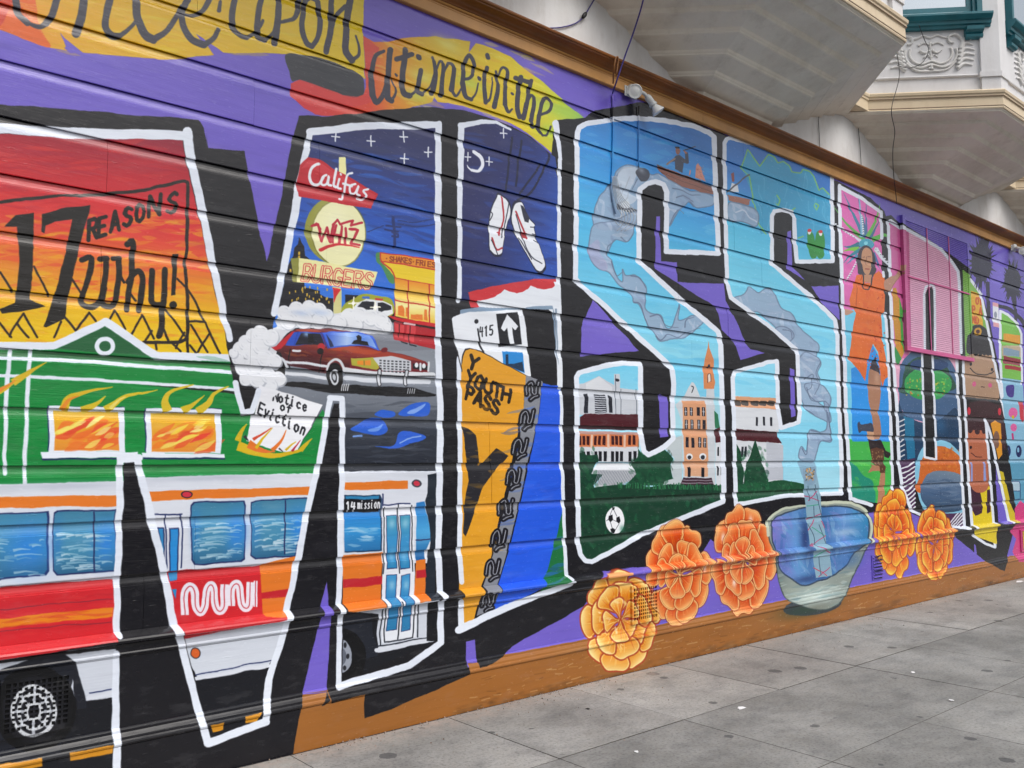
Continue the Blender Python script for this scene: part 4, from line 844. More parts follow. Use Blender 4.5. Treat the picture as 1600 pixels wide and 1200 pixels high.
# ================= N: painted children
N_ = '1504,421 1514,432 1520,440 1533,460 1540,495 1547,530 1553,560 1560,595 1565,622 1571,652 1585,720 1596,790 1600,818 1578,816 1572,795 1557,723 1548,680 1540,655 1543,690 1546,723 1554,819 1558,850 1522,838 1517,800 1512,723 1509,650 1506,600'
clip(N_)
F('7ab04a', '1495,410 1560,410 1560,560 1495,560'); F('d9a72a', q(1440, 360, 10, '750,930 930,1010 960,1500 880,1500 760,1440'))
for i, s in enumerate(('LOTS', 'PLANS', 'NOW')):
    text(s[:3], (1519, 474 + i * 15), (1535, 477 + i * 15), (0, -11), 'c0561e', 2.4)
F('232028', '1513,520 1525,507 1540,513 1546,530 1550,562 1513,556', 1); E('c0922c', 1528, 518, 6, 6.5); E('4a1c18', 1528, 518, 3, 3.5); F('a98a72', '1505,558 1520,552 1556,556 1562,600 1561,625 1507,620')
for x in range(1520, 1550, 6):
    E('232028', x, 551, 3, 5)
E('23202a', 1517, 569, 2, 2.5); E('23202a', 1550, 577, 2, 2.5); L('2a2630', 1.6, '1516,575 1522,582 1530,585 1544,585 1553,580', 1); E('c95a86', 1522, 600, 3, 4); E('c95a86', 1547, 602, 3, 4); L('5a3a34', 1.4, '1533,604 1538,605')
F('3a2028', '1514,632 1522,628 1538,625 1552,630 1566,640 1572,700 1560,690 1540,655 1540,672 1511,672', 1); E('c43246', 1514, 642, 2.5, 6); E('c43246', 1562, 643, 2.5, 6)
F('b0664a', '1510,672 1541,672 1546,760 1512,760'); E('3a2028', 1516, 672, 4, 5); E('3a2028', 1527, 674, 4, 5); E('3a2028', 1538, 673, 4, 5); E('2a1820', 1517, 699, 2, 2.5); L('5a2f2a', 1.4, '1517,708 1526,714 1534,714', 1)
F('d9962c', '1548,662 1556,657 1564,662 1566,710 1560,718'); E('7a5a4c', 1557, 687, 5, 14); F('8d9ad0', '1517,722 1520,722 1520,752 1517,752'); F('8d9ad0', '1537,722 1540,722 1541,752 1537,752')
F('d8c21e', '1514,760 1550,760 1560,850 1518,845'); F('3a1a30', '1514,760 1530,762 1536,790 1534,802 1524,806 1518,796'); F('3a1a30', '1542,766 1548,764 1548,800 1542,802'); E('b0664a', 1531, 760, 13, 10); F('c8b428', '1560,735 1568,738 1580,790 1596,818 1578,816 1568,770')
clip()
F(PUR, '1556,730 1562,760 1572,800 1578,817 1562,819 1557,770')
for s, a, b in (('1516,436 1533,460 1540,495 1547,530 1553,560 1560,595 1565,622 1571,652', 4, 4), ('1505,560 1506,600 1509,650 1512,723 1517,800 1522,826', 4, 4.5), ('1540,655 1543,690 1546,723 1554,819', 4, 4), ('1540,655 1548,680 1557,723 1572,795 1578,816', 4, 4), ('1520,836 1540,850 1555,855 1553,830', 4, 4)):
    L(WHT, a, s, 0, b)
F('d8c21e', '1524,822 1556,818 1556,850 1524,836')
# palms and a small notice on the purple ground
for cx, cy, r in ((1534, 410, 1.0), (1582, 440, .8)):
    for i in range(80):
        t = RNG.uniform(0, 6.28); rr = RNG.uniform(14, 27) * r
        dx, dy = math.cos(t), math.sin(t)
        F('1c1838', [(cx - dy * 4, cy + dx * 4), (cx + dx * rr, cy + dy * rr * 1.9), (cx + dy * 4, cy - dx * 4)])
    E('1a1734', cx, cy, 16 * r, 30 * r)
F('1c1838', '1540,440 1546,440 1548,500 1542,500'); F('1c1838', '1583,460 1588,460 1590,520 1586,520')
# last letter, seen at the very edge
clip('1563,486 1575,492 1590,506 1595,520 1600,640 1640,640 1720,640 1740,860 1600,860 1575,700 1566,620 1563,560')
F('74b84a', '1550,480 1800,480 1800,900 1550,900'); F('d99a2c', '1568,521 1594,524 1594,538 1568,534'); F('b9a890', '1566,540 1600,540 1600,558 1566,556'); F('7f9ab0', '1568,543 1593,548 1593,558 1568,555'); F('8a1c30', '1568,556 1597,562 1597,572 1568,568'); F('a02434', '1570,570 1597,574 1597,580 1570,576')
F('86b8d4', '1566,590 1640,600 1660,790 1590,800 1578,780 1566,640'); F('3a2f86', '1572,604 1584,602 1583,620 1574,618', 1); E('d964a0', 1583, 645, 7, 8); E('d964a0', 1584, 668, 5, 6); E('c8b428', 1583, 652, 2, 3); F('c03a4a', '1592,628 1600,628 1600,660 1594,655'); L('b83a78', 3, '1582,678 1583,686')
for x in (1575, 1592):
    E('1d2a5c', x, 705, 4.5, 9.5); E('7fb4d0', x - 1, 703, 1.6, 4)
F('5a9ab8', '1568,722 1640,724 1640,790 1580,790'); F('a9c4d4', '1580,752 1594,752 1594,768 1580,768'); L('33507a', 1.4, '1580,752 1594,752 1594,780 1580,782 1580,752', 0); L('33507a', 1.4, '1580,768 1594,767', 0)
clip()
L(WHT, 4, '1563,486 1575,492 1590,506 1596,522 1597,600', 0, 3); L(WHT, 4, '1563,486 1563,560 1566,620', 0, 4)
L('1c1a34', 6, '1560,478 1575,482 1596,500 1606,520', 1)
F('dde2ea', '1551,472 1560,474 1561,512 1552,510'); F('d9a0a8', '1551,472 1560,474 1560,480 1551,478'); F('d9a0a8', '1552,503 1561,505 1561,512 1552,510'); E('8a93a4', 1555.5, 492, 2.4, 5)
for s in ('1585,795 1590,788 1596,782 1602,790 1620,800 1620,880 1592,878 1582,862 1588,842 1578,830 1588,815',):
    F('c8407e', s)
F('d9c23a', '1596,830 1606,828 1606,862 1598,862')

# ================= marigolds and the stone bowl
marigold(970, 968, 62, 80, 'f2e09a', 'dc8a24', 'a0361a', 21, 2.6, 1)
brush(['d8601e', 'c84a18', 'e8902c'], 985, 915, 1025, 1000, 26, 16, 5, 60, .5, 50); brush(['f6efc8', 'f0dc80'], 920, 920, 1000, 1030, 30, 12, 4, 60, .5, 60)
F('e8a46a', '942,896 958,893 982,894 984,899 962,902 945,902')
marigold(1061, 898, 52, 82, 'f2c67e', 'd04e14', '8c2c12', 22, 2.2, 1, 1)
marigold(1161, 876, 50, 88, 'f2c280', 'd04a14', '8c2c12', 33, 2.2, 1, 1)
marigold(1396, 832, 34, 72, 'f0d452', 'd8520e', 'a8401a', 24, 1.6)
marigold(1461, 851, 31, 62, 'f0d85e', 'd8500e', 'a8401a', 25, 1.6)
def k(s): return q(1190, 720, 4.8, s)
E('1d2f4a', *k('380,1090')[0], 46, 14, -8, .8); S('22402e', 1262, 952, 50, 14, .7)
BOWL = '40,470 60,420 150,360 260,335 330,335 440,310 600,305 720,325 790,375 830,470 830,560 790,640 750,740 680,880 640,980 580,1070 480,1115 380,1110 280,1080 180,1030 130,900 100,700 60,600'
F('8a9690', k(BOWL), 1); L('3c4a4a', 2.2, smooth(P(k(BOWL)), True)[40:], 0, None, .8, 0)
clip(smooth(P(k(BOWL)), True)); S('b8c8c4', 1270, 930, 40, 20, .9); S('5c6a62', 1215, 900, 14, 30, .7); S('6a6f62', 1275, 950, 30, 8, .6); brush(['c4d4d0', '7a9a9c', 'a3b0a0', '5f8088'], 1215, 895, 1340, 945, 60, 26, 5, -14, .4); clip()
INN = '75,480 110,420 220,380 330,350 450,345 620,345 740,380 800,430 805,540 780,620 690,700 620,800 500,880 420,905 320,935 230,890 140,810 110,680 80,600'
G(k(INN), [(0, '7a74c4'), (.22, '5f90c8'), (.45, '34649c'), (.7, '5f8cc8'), (1, '2a80b0')], (1205, 850), (1360, 840), 1)
clip(smooth(P(k(INN)), True)); brush(['9cc0dc', '7fa8d4', '8684c4', '4f98c4', '3a78b0', '2f6aa0'], 1205, 800, 1360, 905, 130, 24, 6, 60, .4, 40); S('1f2f62', 1258, 840, 9, 40, .8); S('9fbcd8', 1320, 832, 22, 8, .8); S('86b4d8', 1330, 812, 24, 6, .5); S('20366c', 1260, 905, 30, 8, .7); S('2a4a78', 1345, 858, 22, 6, .6); clip()
L('2c3c50', 2.4, k(np.vstack([P(INN), P(INN)[:1]])), 1, 2.4, .85, 0)
L('c3ccb8', 4.5, k('50,560 46,470 66,424 150,366 260,341 335,338'), 1, 3); L('c3ccb8', 5, k('450,318 600,312 715,332 785,380 824,470 822,560 785,640'), 1, 3)
S('2c4a8c', 1225, 870, 12, 30, .5); S('2a5a9c', 1330, 875, 24, 16, .5)
F('86a8bc', k('310,60 400,40 440,240 450,420 480,560 510,700 530,860 410,880 390,760 360,600 340,440 320,240')); F('7d9ab4', k('280,0 400,0 400,160 330,170'), 1, .7)
for s, c in (('320,260 430,300', 'b0406a'), ('420,230 350,300', 'b0406a'), ('340,340 430,330', '3f9a7c'), ('345,440 440,400', 'b0406a'), ('350,520 400,440', 'b0406a'), ('380,500 470,560', '3f9a7c'), ('370,640 480,560', 'b0406a'), ('400,640 510,690', 'b0406a'), ('390,720 500,660', '3f9a7c'), ('390,800 490,860', 'c03a4a'), ('430,870 510,800', 'b0406a'), ('450,450 470,500', 'b0406a'), ('360,640 380,620', 'b0406a')):
    L(c, 1.3, k(s), 0)
for s in ('400,180 430,330 450,420', '350,480 390,560 400,640', '430,480 460,560 490,640', '390,340 395,420', '350,190 360,300', '430,720 445,860'):
    L('4a6478', 1.3, k(s), 1)
brush(['c98a4a', '4a3a2a', 'e0b870', '6a5030'], 1259, 731, 1272, 750, 36, 5, 2.4, 50, .9, 90)
for i in range(7):
    L('1d1a3c', 2, k('840,%d 895,%d' % (720 + i * 27, 712 + i * 27)), 0)
# a few drips and touch-ups so that no field is quite flat
for _ in range(260):
    x, y = RNG.uniform(-20, 1500), RNG.uniform(60, 1050)
    S(RNG.choice(['ffffff', '000000', '8f8fb0']), x, y, RNG.uniform(12, 50), RNG.uniform(4, 14), RNG.uniform(.02, .06))
# hand-painted wobble: every edge wanders by a few millimetres, colours a touch richer
def field(cell, amp, seed):
    g = np.random.default_rng(seed).normal(0, 1, (TH // cell + 3, TW // cell + 3)).astype(np.float32)
    yi, xi = np.arange(TH) / cell, np.arange(TW) / cell
    y0, x0 = yi.astype(int), xi.astype(int)
    fy = (yi - y0)[:, None].astype(np.float32); fx = (xi - x0)[None].astype(np.float32)
    fy = fy * fy * (3 - 2 * fy); fx = fx * fx * (3 - 2 * fx)
    r0 = g[y0][:, x0] * (1 - fx) + g[y0][:, x0 + 1] * fx
    r1 = g[y0 + 1][:, x0] * (1 - fx) + g[y0 + 1][:, x0 + 1] * fx
    return (r0 * (1 - fy) + r1 * fy) * amp
_dx = field(30, .9, 1) + field(8, .25, 2)
_dy = field(30, .9, 3) + field(8, .25, 4)
_ix = np.clip(np.arange(TW)[None] + _dx, 0, TW - 1.01); _iy = np.clip(np.arange(TH)[:, None] + _dy, 0, TH - 1.01)
_a, _b = _ix.astype(np.int32), _iy.astype(np.int32)
_fx = (_ix - _a)[..., None].astype(np.float32); _fy = (_iy - _b)[..., None].astype(np.float32)
C = (C[_b, _a] * (1 - _fx) + C[_b, _a + 1] * _fx) * (1 - _fy) + (C[_b + 1, _a] * (1 - _fx) + C[_b + 1, _a + 1] * _fx) * _fy
_g = C.mean(2, keepdims=True)
C = _g + (C - _g) * 1.02
del _dx, _dy, _ix, _iy, _a, _b, _fx, _fy, _g
# the finished sheet becomes a generated image (no file involved)
img = bpy.data.images.new('mural_paint', TW, TH, alpha=False, float_buffer=False)
_px = np.ones((TH, TW, 4), np.float32)
_px[..., :3] = np.clip(C, 0, 1)
img.pixels.foreach_set(_px.ravel())
img.update()
img.pack()
del _px
# ------------------------------------------------------------------ materials
def lin(h):
    c = rgb(h) if isinstance(h, str) else np.array(h)
    return tuple(float(v / 12.92 if v <= .04045 else ((v + .055) / 1.055) ** 2.4) for v in c) + (1.0,)

class NT:
    def __init__(self, name):
        self.m = bpy.data.materials.new(name); self.m.use_nodes = True
        self.t = self.m.node_tree; self.b = self.t.nodes['Principled BSDF']
    def n(self, typ, **kw):
        o = self.t.nodes.new(typ)
        for k_, v in kw.items():
            setattr(o, k_, v)
        return o
    def l(self, a, b):
        self.t.links.new(a, b)
    def noise(self, vec, scale, stretch=(1, 1, 1), detail=4, rough=.6):
        mp = self.n('ShaderNodeMapping'); mp.inputs['Scale'].default_value = stretch
        self.l(vec, mp.inputs[0])
        o = self.n('ShaderNodeTexNoise'); o.inputs['Scale'].default_value = scale; o.inputs['Detail'].default_value = detail; o.inputs['Roughness'].default_value = rough
        self.l(mp.outputs[0], o.inputs['Vector'])
        return o.outputs['Fac']
    def ramp(self, fac, stops):
        r = self.n('ShaderNodeValToRGB'); e = r.color_ramp.elements
        while len(e) < len(stops):
            e.new(.5)
        for el, (p, c) in zip(e, stops):
            el.position = p; el.color = c if len(c) == 4 else (*c, 1)
        self.l(fac, r.inputs[0])
        return r.outputs[0]
    def mix(self, a, b, fac, mode='MIX'):
        x = self.n('ShaderNodeMix', data_type='RGBA', blend_type=mode)
        for s, v in (('A', a), ('B', b)):
            i = [k_ for k_ in x.inputs if k_.name == s and k_.type == 'RGBA'][0]
            if isinstance(v, tuple):
                i.default_value = v
            else:
                self.l(v, i)
        i = [k_ for k_ in x.inputs if k_.name == 'Factor' and k_.type == 'VALUE'][0]
        if isinstance(fac, (int, float)):
            i.default_value = fac
        else:
            self.l(fac, i)
        return [k_ for k_ in x.outputs if k_.type == 'RGBA'][0]
    def bump(self, fac, strength, dist, prev=None):
        b = self.n('ShaderNodeBump'); b.inputs['Strength'].default_value = strength; b.inputs['Distance'].default_value = dist
        self.l(fac, b.inputs['Height'])
        if prev is not None:
            self.l(prev, b.inputs['Normal'])
        return b.outputs[0]
    def done(self, col=None, rough=None, nor=None, spec=None):
        if col is not None:
            if isinstance(col, tuple):
                self.b.inputs['Base Color'].default_value = col
            else:
                self.l(col, self.b.inputs['Base Color'])
        if rough is not None:
            if isinstance(rough, (int, float)):
                self.b.inputs['Roughness'].default_value = rough
            else:
                self.l(rough, self.b.inputs['Roughness'])
        if nor is not None:
            self.l(nor, self.b.inputs['Normal'])
        if spec is not None:
            self.b.inputs['Specular IOR Level'].default_value = spec
        return self.m

def paint_coat(t, pos, k_=1.0):
    """gloss paint on rough boards: fine grain and brush ridges"""
    a = t.noise(pos, 1.0, (7, 30, 150), 3, .6)
    b = t.noise(pos, 1.0, (22, 40, 60), 2, .5)
    c = t.noise(pos, 1.0, (2.2, 3, 7), 3, .5)
    n = t.bump(c, .5 * k_, .006)
    n = t.bump(a, .4 * k_, .0016, n)
    wr = t.ramp(t.noise(pos, 1.0, (13, 1, 95), 2, .5), [(.69, (0, 0, 0)), (.75, (1, 1, 1))])      # sagged ridges of thick paint
    n = t.bump(wr, .45 * k_, .0016, n)
    return t.bump(b, .25 * k_, .0014, n), a, b

def mural_material():
    t = NT('mural_paint')
    g = t.n('ShaderNodeNewGeometry'); pos = g.outputs['Position']
    s = t.n('ShaderNodeSeparateXYZ'); t.l(pos, s.inputs[0])
    mu = t.n('ShaderNodeMath', operation='MULTIPLY_ADD'); mu.inputs[1].default_value = 1 / (TW * TEX); mu.inputs[2].default_value = -U0 / (TW * TEX)
    mv = t.n('ShaderNodeMath', operation='MULTIPLY'); mv.inputs[1].default_value = 1 / (TH * TEX)
    t.l(s.outputs[0], mu.inputs[0]); t.l(s.outputs[2], mv.inputs[0])
    cb = t.n('ShaderNodeCombineXYZ'); t.l(mu.outputs[0], cb.inputs[0]); t.l(mv.outputs[0], cb.inputs[1])
    im = t.n('ShaderNodeTexImage', image=img, extension='EXTEND'); t.l(cb.outputs[0], im.inputs[0])
    nor, a, b = paint_coat(t, pos)
    streak = t.noise(pos, 1.0, (2.5, 1, 38), 5, .6)
    c = t.mix(im.outputs[0], t.ramp(streak, [(.3, (.82, .82, .84)), (.5, (1, 1, 1)), (.75, (1.0, 1.0, 1.0))]), .5, 'MULTIPLY')
    fade = t.noise(pos, 1.0, (.9, 1, 1.6), 3, .5)
    c = t.mix(c, t.ramp(fade, [(.35, (.88, .88, .9)), (.6, (1, 1, 1))]), .7, 'MULTIPLY')
    blot = t.noise(pos, 1.0, (5, 1, 16), 4, .6)
    c = t.mix(c, (.5, .5, .54, 1), t.ramp(blot, [(.55, (0, 0, 0)), (.85, (.06, .06, .06))]))
    chip = t.ramp(t.noise(pos, 1.0, (14, 10, 60), 6, .7), [(.74, (0, 0, 0)), (.79, (1, 1, 1))])
    c = t.mix(c, (.62, .63, .68, 1), t.mix((0, 0, 0, 1), (.22, .22, .22, 1), chip), 'MIX')
    r = t.ramp(b, [(.3, (.09, .09, .09)), (.7, (.29, .29, .29))])
    return t.done(c, r, nor, .44)

def plain(name, col, rough=.5, var=.12, scale=3.0, stretch=(1, 1, 1), bump=.15, dist=.003, spec=.5, obj_co=False):
    t = NT(name)
    if obj_co:
        pos = t.n('ShaderNodeTexCoord').outputs['Object']
    else:
        pos = t.n('ShaderNodeNewGeometry').outputs['Position']
    f = t.noise(pos, scale, stretch, 5, .6)
    c0 = lin(col)
    lo = tuple(max(v * (1 - var * 1.6), 0) for v in c0[:3]); hi = tuple(min(v * (1 + var), 1) for v in c0[:3])
    c = t.ramp(f, [(.3, lo), (.7, hi)])
    fine = t.noise(pos, scale * 14, stretch, 3, .6)
    return t.done(c, rough, t.bump(fine, bump, dist), spec)

MURAL = mural_material()
FASCIA = plain('tan_fascia_paint', 'bd8a4c', .42, .18, 2.6, (1, 1, .7), .3, .003)
CROWN = plain('brown_crown_paint', '80490f', .4, .22, 3.2, (1, 1, .6), .3, .003)
def stained(name, col, stain, rough=.7):
    t = NT(name); pos = t.n('ShaderNodeNewGeometry').outputs['Position']
    a = t.noise(pos, 1.3, (1, 1, .5), 6, .65); b = t.noise(pos, 6, (1, 1, .35), 5, .7)
    c = t.mix(lin(col), lin(stain), t.ramp(a, [(.45, (0, 0, 0)), (.75, (.55, .55, .55))]))
    c = t.mix(c, lin(stain), t.ramp(b, [(.52, (0, 0, 0)), (.8, (.5, .5, .5))]))
    return t.done(c, rough, t.bump(t.noise(pos, 30, (1, 1, 1), 5, .6), .25, .004), .3)
PLASTER = stained('white_plaster', 'e2e2e2', 'a8a299')
SOFFIT = stained('dusty_soffit_paint', 'ece6da', 'b8ae9e')
BAYW = stained('white_bay_paint', 'dedee0', 'c2bfc0', .55)
BAND = stained('cream_band_paint', 'd9c8ac', 'bda88a', .55)
LINE = plain('brown_moulding_paint', '8f7a66', .5)
TEAL = plain('teal_window_paint', '1f6a76', .4, .15, 4)
VOID = plain('dark_void', '0c0c0e', .9, .1)
def glassy():
    t = NT('window_glass'); t.b.inputs['Base Color'].default_value = (.62, .68, .72, 1); t.b.inputs['Roughness'].default_value = .03; t.b.inputs['Metallic'].default_value = .85
    return t.m
GLASS = glassy()
LAMPW = plain('white_lamp_enamel', 'c9cccc', .35, .08, 20, (1, 1, 1), .1, .001)
def bulbmat():
    t = NT('frosted_bulb'); t.b.inputs['Base Color'].default_value = (.82, .83, .82, 1); t.b.inputs['Roughness'].default_value = .25; t.b.inputs['Coat Weight'].default_value = .5
    return t.m
BULB = bulbmat()
BLACKC = plain('black_cable', '17161a', .5, .1, 30)
PURC = plain('purple_painted_cable', '3d3480', .5, .15, 30)
GREYC = plain('grey_wire', 'aab0b6', .5, .1, 30)
RUSTC = plain('brown_painted_cable', '8a5826', .5, .1, 30)
PAPER = plain('litter_paper', 'e2e2e4', .8, .05, 30)
DARKL = plain('dark_litter', '1c1a1a', .8, .1, 30)

def concrete(name, base, dark):
    t = NT(name); pos = t.n('ShaderNodeNewGeometry').outputs['Position']
    oi = t.n('ShaderNodeObjectInfo')
    a = t.noise(pos, 1.1, (1, 1, 1), 6, .65); b = t.noise(pos, 55, (1, 1, 1), 4, .7); d = t.noise(pos, 9, (1, 1, 1), 5, .7)
    c = t.mix(lin(base), lin(dark), t.ramp(a, [(.35, (0, 0, 0)), (.68, (1, 1, 1))]))
    c = t.mix(c, t.ramp(b, [(.32, (.5, .5, .5)), (.5, (.95, .95, .95)), (.66, (1.0, 1.0, 1.0))]), .85, 'MULTIPLY')
    m2 = t.noise(pos, 3.2, (1, 1.6, 1), 8, .72)
    c = t.mix(c, t.ramp(m2, [(.34, (.62, .63, .65)), (.52, (1, 1, 1)), (.66, (1.0, .99, .97))]), .7, 'MULTIPLY')
    c = t.mix(c, lin('6a665f'), t.ramp(d, [(.60, (0, 0, 0)), (.74, (.5, .5, .5))]))
    v = t.n('ShaderNodeTexVoronoi'); v.inputs['Scale'].default_value = 4.2
    w_ = t.n('ShaderNodeMapping'); t.l(pos, w_.inputs[0]); t.l(w_.outputs[0], v.inputs['Vector'])
    sel = t.n('ShaderNodeSeparateColor'); t.l(v.outputs['Color'], sel.inputs[0])
    thr = t.n('ShaderNodeMath', operation='MULTIPLY_ADD'); thr.inputs[1].default_value = .34; thr.inputs[2].default_value = -.11; t.l(sel.outputs[0], thr.inputs[0])
    wob = t.n('ShaderNodeMath', operation='MULTIPLY_ADD'); wob.inputs[1].default_value = .10; wob.inputs[2].default_value = -.05; t.l(t.noise(pos, 40, (1, 1, 1), 2, .5), wob.inputs[0])
    dd = t.n('ShaderNodeMath', operation='ADD'); t.l(v.outputs['Distance'], dd.inputs[0]); t.l(wob.outputs[0], dd.inputs[1])
    cmp_ = t.n('ShaderNodeMath', operation='LESS_THAN'); t.l(dd.outputs[0], cmp_.inputs[0]); t.l(thr.outputs[0], cmp_.inputs[1])
    gum = t.n('ShaderNodeMath', operation='MULTIPLY'); gum.inputs[1].default_value = .7; t.l(cmp_.outputs[0], gum.inputs[0])
    c = t.mix(c, lin('3c3d40'), gum.outputs[0])
    st = t.noise(pos, .75, (1, 1.5, 1), 7, .75)      # old spills and damp patches
    c = t.mix(c, lin('55534f'), t.ramp(st, [(.54, (0, 0, 0)), (.62, (.28, .28, .28)), (.64, (.14, .14, .14)), (.8, (.3, .3, .3))]))
    sp = t.n('ShaderNodeSeparateXYZ'); t.l(pos, sp.inputs[0])      # swept-up dust lying against the wall foot
    mr = t.n('ShaderNodeMapRange'); mr.inputs['From Min'].default_value = -.32; mr.inputs['From Max'].default_value = -.05; t.l(sp.outputs[1], mr.inputs[0])
    dm = t.n('ShaderNodeMath', operation='MULTIPLY'); t.l(mr.outputs[0], dm.inputs[0]); t.l(t.ramp(t.noise(pos, 14, (1, 1, 1), 5, .7), [(.38, (0, 0, 0)), (.62, (.8, .8, .8))]), dm.inputs[1])
    c = t.mix(c, lin('a3958c'), dm.outputs[0])
    hs = t.n('ShaderNodeHueSaturation'); t.l(c, hs.inputs['Color'])
    vv = t.n('ShaderNodeMapRange'); vv.inputs['To Min'].default_value = .9; vv.inputs['To Max'].default_value = 1.1; t.l(oi.outputs['Random'], vv.inputs[0]); t.l(vv.outputs[0], hs.inputs['Value'])
    n = t.bump(b, .35, .003); n = t.bump(d, .3, .004, n)
    return t.done(hs.outputs[0], .82, n, .35)
CONC = concrete('sidewalk_concrete', '949492', '6f6f6d')
CONC2 = concrete('pale_sidewalk_concrete', 'a4a3a0', '7e7d7b')
ASPH = plain('asphalt', '3a3a3c', .9, .15, 8, (1, 1, 1), .5, .006)
JOINT = plain('joint_dirt', '4a4743', .95, .2, 20)

# ------------------------------------------------------------------ object helpers
def link(name, me, mat, parent=None, loc=(0, 0, 0), smooth_=False):
    o = bpy.data.objects.new(name, me)
    if mat is not None and not me.materials:
        me.materials.append(mat)
    COL.objects.link(o)
    if parent is not None:
        o.parent = parent
        base = Vector((0, 0, 0)); p = parent
        while p is not None:
            base += p.location; p = p.parent
        o.location = Vector(loc) - base
    else:
        o.location = loc
    if smooth_:
        me.polygons.foreach_set('use_smooth', [True] * len(me.polygons))
    return o

def mesh(v, f, name='m'):
    me = bpy.data.meshes.new(name); me.from_pydata([tuple(p) for p in v], [], f); me.update()
    bm = bmesh.new(); bm.from_mesh(me); bmesh.ops.recalc_face_normals(bm, faces=bm.faces); bm.to_mesh(me); bm.free()
    return me

def tag(o, label=None, cat=None, group=None, kind=None):
    for k_, v in (('label', label), ('category', cat), ('group', group), ('kind', kind)):
        if v:
            o[k_] = v
    return o

def prism(prof, u0, u1, n=1, jy=0.0, jz=0.0, seed=0):
    """closed (y, z) profile swept along the wall from u0 to u1"""
    r = random.Random(seed); m = len(prof); v, f = [], []
    for i in range(n + 1):
        u = u0 + (u1 - u0) * i / n
        dy, dz = r.uniform(-jy, jy), r.uniform(-jz, jz)
        v += [(u, y + dy, z + dz) for (y, z) in prof]
    for i in range(n):
        for j in range(m):
            a, b = i * m + j, i * m + (j + 1) % m
            f.append((a, b, b + m, a + m))
    f.append(tuple(range(m))); f.append(tuple(n * m + j for j in range(m)))
    return v, f

class Acc:
    def __init__(self): self.v, self.f = [], []
    def add(self, vf):
        k_ = len(self.v); self.v += [tuple(p) for p in vf[0]]; self.f += [tuple(i + k_ for i in q_) for q_ in vf[1]]
        return self
    def box(self, x0, x1, y0, y1, z0, z1):
        return self.add(([(x, y, z) for z in (z0, z1) for y in (y0, y1) for x in (x0, x1)], [(0, 1, 3, 2), (4, 5, 7, 6), (0, 1, 5, 4), (2, 3, 7, 6), (0, 2, 6, 4), (1, 3, 7, 5)]))
    def mesh(self): return mesh(self.v, self.f)

def tube(pts, r, r2=None, seg=8, sm=True):
    p = np.array(pts, float)
    if sm and len(p) > 2:
        p = smooth(p, False, 6)
    v, f = [], []
    rr = np.linspace(r, r if r2 is None else r2, len(p))
    up = np.array([0.31, 0.2, 0.93])
    for i, c in enumerate(p):
        d = p[min(i + 1, len(p) - 1)] - p[max(i - 1, 0)]; d = d / (np.linalg.norm(d) + 1e-9)
        a = np.cross(d, up); a /= np.linalg.norm(a) + 1e-9; b = np.cross(d, a)
        for j in range(seg):
            t = 2 * math.pi * j / seg
            v.append(c + rr[i] * (a * math.cos(t) + b * math.sin(t)))
    for i in range(len(p) - 1):
        for j in range(seg):
            f.append((i * seg + j, i * seg + (j + 1) % seg, (i + 1) * seg + (j + 1) % seg, (i + 1) * seg + j))
    f.append(tuple(range(seg))); f.append(tuple((len(p) - 1) * seg + j for j in range(seg)))
    return v, f

def wallpt(x, y, out):
    a = on_plane([(x, y)], out)[0]
    return (float(a[0]), -out, float(a[1]))

# ------------------------------------------------------------------ sidewalk and street
UJ = [0.18 + 1.02 * i for i in range(-4, 20)]
YJ = [-0.058, -1.02, -1.96, -2.9, -3.84]
side = link('sidewalk', mesh([(-3.95, -3.86, -.006), (19.6, -3.86, -.006), (19.6, .3, -.006), (-3.95, .3, -.006)], [(0, 1, 2, 3)]), JOINT)
tag(side, 'grey concrete sidewalk of square slabs along the painted wall', None, None, 'structure')
rs = random.Random(3)
def slab_mesh(w, d, gs):
    e = .002
    x0, x1, y0, y1 = -w / 2 + gs[0], w / 2 - gs[1], -d / 2 + gs[2], d / 2 - gs[3]
    v = [(x0, y0, -.06), (x1, y0, -.06), (x1, y1, -.06), (x0, y1, -.06), (x0, y0, -e), (x1, y0, -e), (x1, y1, -e), (x0, y1, -e), (x0 + e, y0 + e, 0), (x1 - e, y0 + e, 0), (x1 - e, y1 - e, 0), (x0 + e, y1 - e, 0)]
    return mesh(v, [(0, 1, 5, 4), (1, 2, 6, 5), (2, 3, 7, 6), (3, 0, 4, 7), (4, 5, 9, 8), (5, 6, 10, 9), (6, 7, 11, 10), (7, 4, 8, 11), (8, 9, 10, 11)])
GAP_Y = [.004, .0018, .0005, .0006, .0006]
gap_u = [[rs.choice((.0002, .0003, .0004, .0009)) for _ in UJ] for _ in range(4)]
gap_u[0][9] = .0036
for j in range(4):
    y1, y0 = YJ[j], YJ[j + 1]
    for i in range(len(UJ) - 1):
        me = slab_mesh(1.02, y1 - y0, (gap_u[j][i], gap_u[j][i + 1], GAP_Y[j + 1], GAP_Y[j])); me.materials.append(CONC2 if j == 0 else CONC); me.materials.append(JOINT)
        for p_ in me.polygons:
            p_.material_index = 0 if abs(p_.normal.z) > .95 else 1
        s_ = link('slab', me, None, side, ((UJ[i] + UJ[i + 1]) / 2, (y0 + y1) / 2, rs.uniform(-.0025, .0)))
        s_.rotation_euler = (rs.uniform(-.0015, .0015), rs.uniform(-.0015, .0015), 0)
link('wall_joint', mesh([(-3.95, -.0615, -.0022), (19.6, -.0615, -.0022), (19.6, -.045, -.0022), (-3.95, -.045, -.0022)], [(0, 1, 2, 3)]), DARKL, side)
kerb = link('kerb', Acc().box(-3.95, 19.6, -4.0, -3.845, -.2, .001).mesh(), CONC)
tag(kerb, 'grey concrete kerb at the street edge of the sidewalk', None, None, 'structure')
